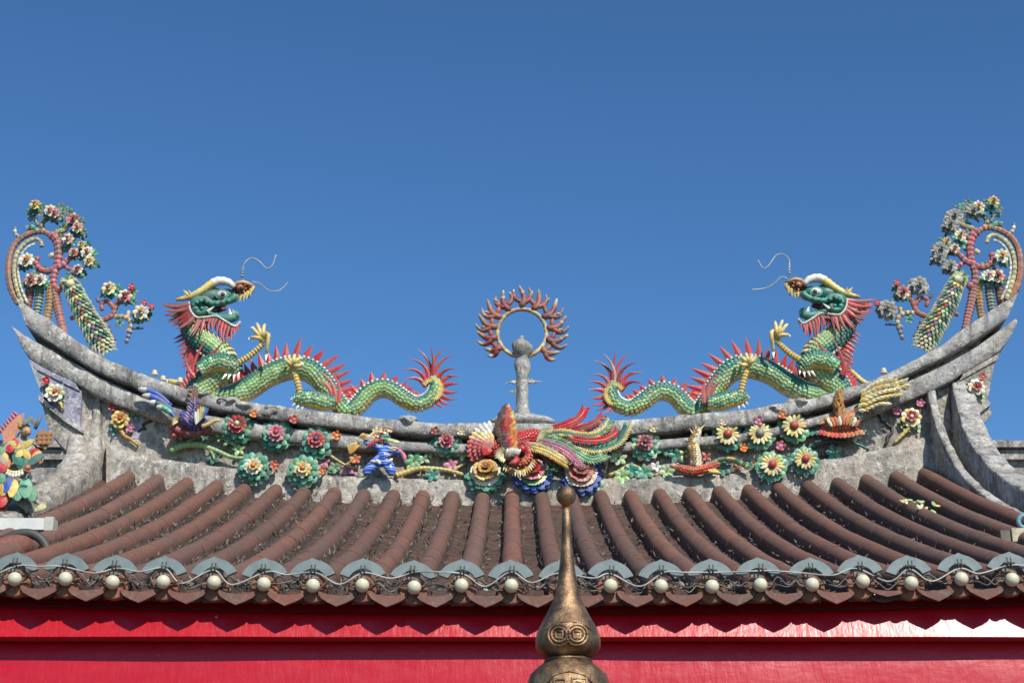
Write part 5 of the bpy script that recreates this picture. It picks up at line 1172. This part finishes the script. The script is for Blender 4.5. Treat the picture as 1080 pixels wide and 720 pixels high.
# ------------------------------------------------------------------ bronze finial in the foreground
fy = 5.6
def fz(y): return onY(598, y, fy).z
fk = onY(599, 640, fy).x-onY(598, 640, fy).x
fc = onY(598.5, 640, fy)
fin = thing('bronze_finial', 'gourd shaped bronze spire with embossed coins in the foreground', 'finial', (fc.x, fc.y, 0))
m = MB(); m.lathe((fc.x, fc.y, 0), [(1, fz(537)-.002), (4.2*fk, fz(536)), (4.6*fk, fz(541)), (5.4*fk, fz(560)), (6.2*fk, fz(578)), (7.4*fk, fz(592)), (10*fk, fz(610)), (12.3*fk, fz(624)), (14.4*fk, fz(631)), (17.6*fk, fz(638)), (22.4*fk, fz(648)), (27.4*fk, fz(657)), (32*fk, fz(666)), (34.3*fk, fz(675)), (34.0*fk, fz(683)), (29.5*fk, fz(690)), (22.8*fk, fz(696))][1:], W0, 48)
m.build('spire', BRONZE, fin)
m = MB(); m.lathe((fc.x, fc.y, 0), [(23.5*fk, fz(694.5)), (24.6*fk, fz(696)), (25.5*fk, fz(697.5)), (24.6*fk, fz(699))], W0, 48); m.build('collar', BRONZE, fin)
m = MB(); m.lathe((fc.x, fc.y, 0), [(24.5*fk, fz(698.5)), (32*fk, fz(704)), (40*fk, fz(712)), (43*fk, fz(722)), (45*fk, fz(736)), (43*fk, fz(752)), (34*fk, fz(768)), (30*fk, fz(776))], W0, 48); m.build('lower_bulb', BRONZE, fin)
m = MB(); m.ell(onY(597, 522.5, fy), 10.8*fk, 10.8*fk, 10.8*fk, W0, 28, 18); m.build('ball', BRONZE, fin)
def on_surf(prof, x, y, lift):
    """point on the front of the lathe surface that is seen at photo pixel x, y"""
    yy = y
    for _ in range(12):
        r = interp(prof, yy)*fk; dx = (x-598.5)*fk*.985
        p = V((fc.x+dx, fc.y-math.sqrt(max(1e-6, r*r-dx*dx))-lift, fz(yy))); yy += y-project(p)[1]
    return p
pr = [(638, 17.6), (648, 22.4), (657, 27.4), (666, 32), (675, 34.3), (683, 34.0), (691, 29.5)]
m = MB()
for cx_ in (588.5, 607):
    for rr_ in (11.5, 8): m.tube([on_surf(pr, cx_+rr_*math.cos(a), 669+rr_*.95*math.sin(a), .001) for a in [2*math.pi*k_/28 for k_ in range(29)]], 2.0*fk, W0, 6)
    sq = [(-3.8, -3.6), (3.8, -3.6), (3.8, 3.6), (-3.8, 3.6), (-3.8, -3.6)]
    m.tube([on_surf(pr, cx_+a, 669+b, .001) for a, b in sq], 1.7*fk, W0, 6)
    for a, b in ((-6, 0), (6, 0), (0, -5.6), (0, 5.6)): m.ell(on_surf(pr, cx_+a, 669+b, 0), 1.2*fk, 1.2*fk, 1.0*fk, W0, 6, 5)
m.tube([on_surf(pr, x, y, .0005) for x, y in cr([(574, 664), (583, 657), (598, 655), (613, 657), (622, 664)], n=14)], 1.0*fk, W0, 6)
m.build('coin_emblem', BRONZE, fin)
pr2 = [(690, 22), (699, 25), (704, 32), (712, 40), (722, 43), (736, 45), (752, 43)]
m = MB()
for pl in ([(576, 720), (582, 711), (598, 707), (614, 711), (622, 720)], [(582, 735), (583, 716), (594, 716), (594, 735)], [(585, 723), (592, 723)], [(601, 735), (601, 715), (616, 715), (617, 735)], [(605, 719), (612, 719), (612, 728), (605, 728), (605, 719)]):
    m.tube([on_surf(pr2, x, y, .0005) for x, y in pl], 1.7*fk, W0, 6)
m.build('relief_emblem', BRONZE, fin)
# the canopy the spire crowns, below the frame
m = MB(); zc = fz(776); m.lathe((fc.x, fc.y, 0), [(.09, zc+.004), (.14, zc-.02), (.30, zc-.10), (.62, zc-.26), (.66, zc-.25), (.64, zc-.30), (.5, zc-.30), (.06, zc-.28)], W0, 6); m.build('canopy', BRONZE, fin)
m = MB(); m.lathe((fc.x, fc.y, 0), [(.045, zc-.27), (.045, .9), (.30, .88), (.34, .6), (.26, .25), (.34, .06), (.36, 0)], W0, 24); m.build('burner_stand', BRONZE, fin)

# ------------------------------------------------------------------ bits at the frame edges
o = thing('white_bar', 'white painted bar with square end below the warrior figure', 'bar', onY(28, 552, 11.2))
a, b = onY(-40, 552, 11.2), onY(47, 552, 11.2); m = MB(); m.box(((a.x+b.x)/2, 11.25, a.z), b.x-a.x, .1, .075, W0); m.build('bar', WHITEP, o)
c = onY(52.5, 552, 11.2); m = MB(); m.box((c.x-.004, 11.25, c.z), .055, .115, .088, lin((170, 166, 150))); m.build('end_cap', mat_plain('aged_cream_plastic', (.42, .40, .34), .6), o)
o = thing('side_roof_tile', 'rust coloured roll of roof tile at the lower left edge', 'roof tile', onY(10, 580, 10.3))
m = MB(); P = [onY(-60, 596, 10.4), onY(-10, 583, 10.45), onY(15, 577, 10.5), onY(30, 574, 10.55)]; m.tube(P, [.075, .075, .075, .07], lin((150, 84, 64)), 14); m.build('tile_roll', TILE, o)
o = thing('black_hose', 'short black bent pipe beside the rusty tile roll', 'pipe', onY(40, 572, 10.4))
m = MB(); m.tube([onY(p[0], p[1], 10.5) for p in cr([(2, 570), (18, 563), (34, 563), (45, 570), (51, 582)], n=14)], .028, W0, 10); m.build('pipe', DARKW, o)
o = thing('blue_ornament', 'pale blue curled ornament on a cream block at the right edge', 'ornament', onY(1074, 570, 11.0))
m = MB(); m.tube([onY(p[0], p[1], 11.0) for p in cr([(1081, 543), (1076, 545), (1074, 550), (1077, 555), (1083, 557)], n=12)], .016, lin((100, 150, 165)), 8); m.build('curl', CER, o)
c = onY(1074, 566, 11.0); m = MB(); m.box(c, .10, .1, .085, lin((196, 184, 150))); m.box(c+V((-.085, .01, -.002)), .06, .09, .07, lin((84, 68, 58))); m.build('block', CERD, o)
SC.cycles.use_denoising = True
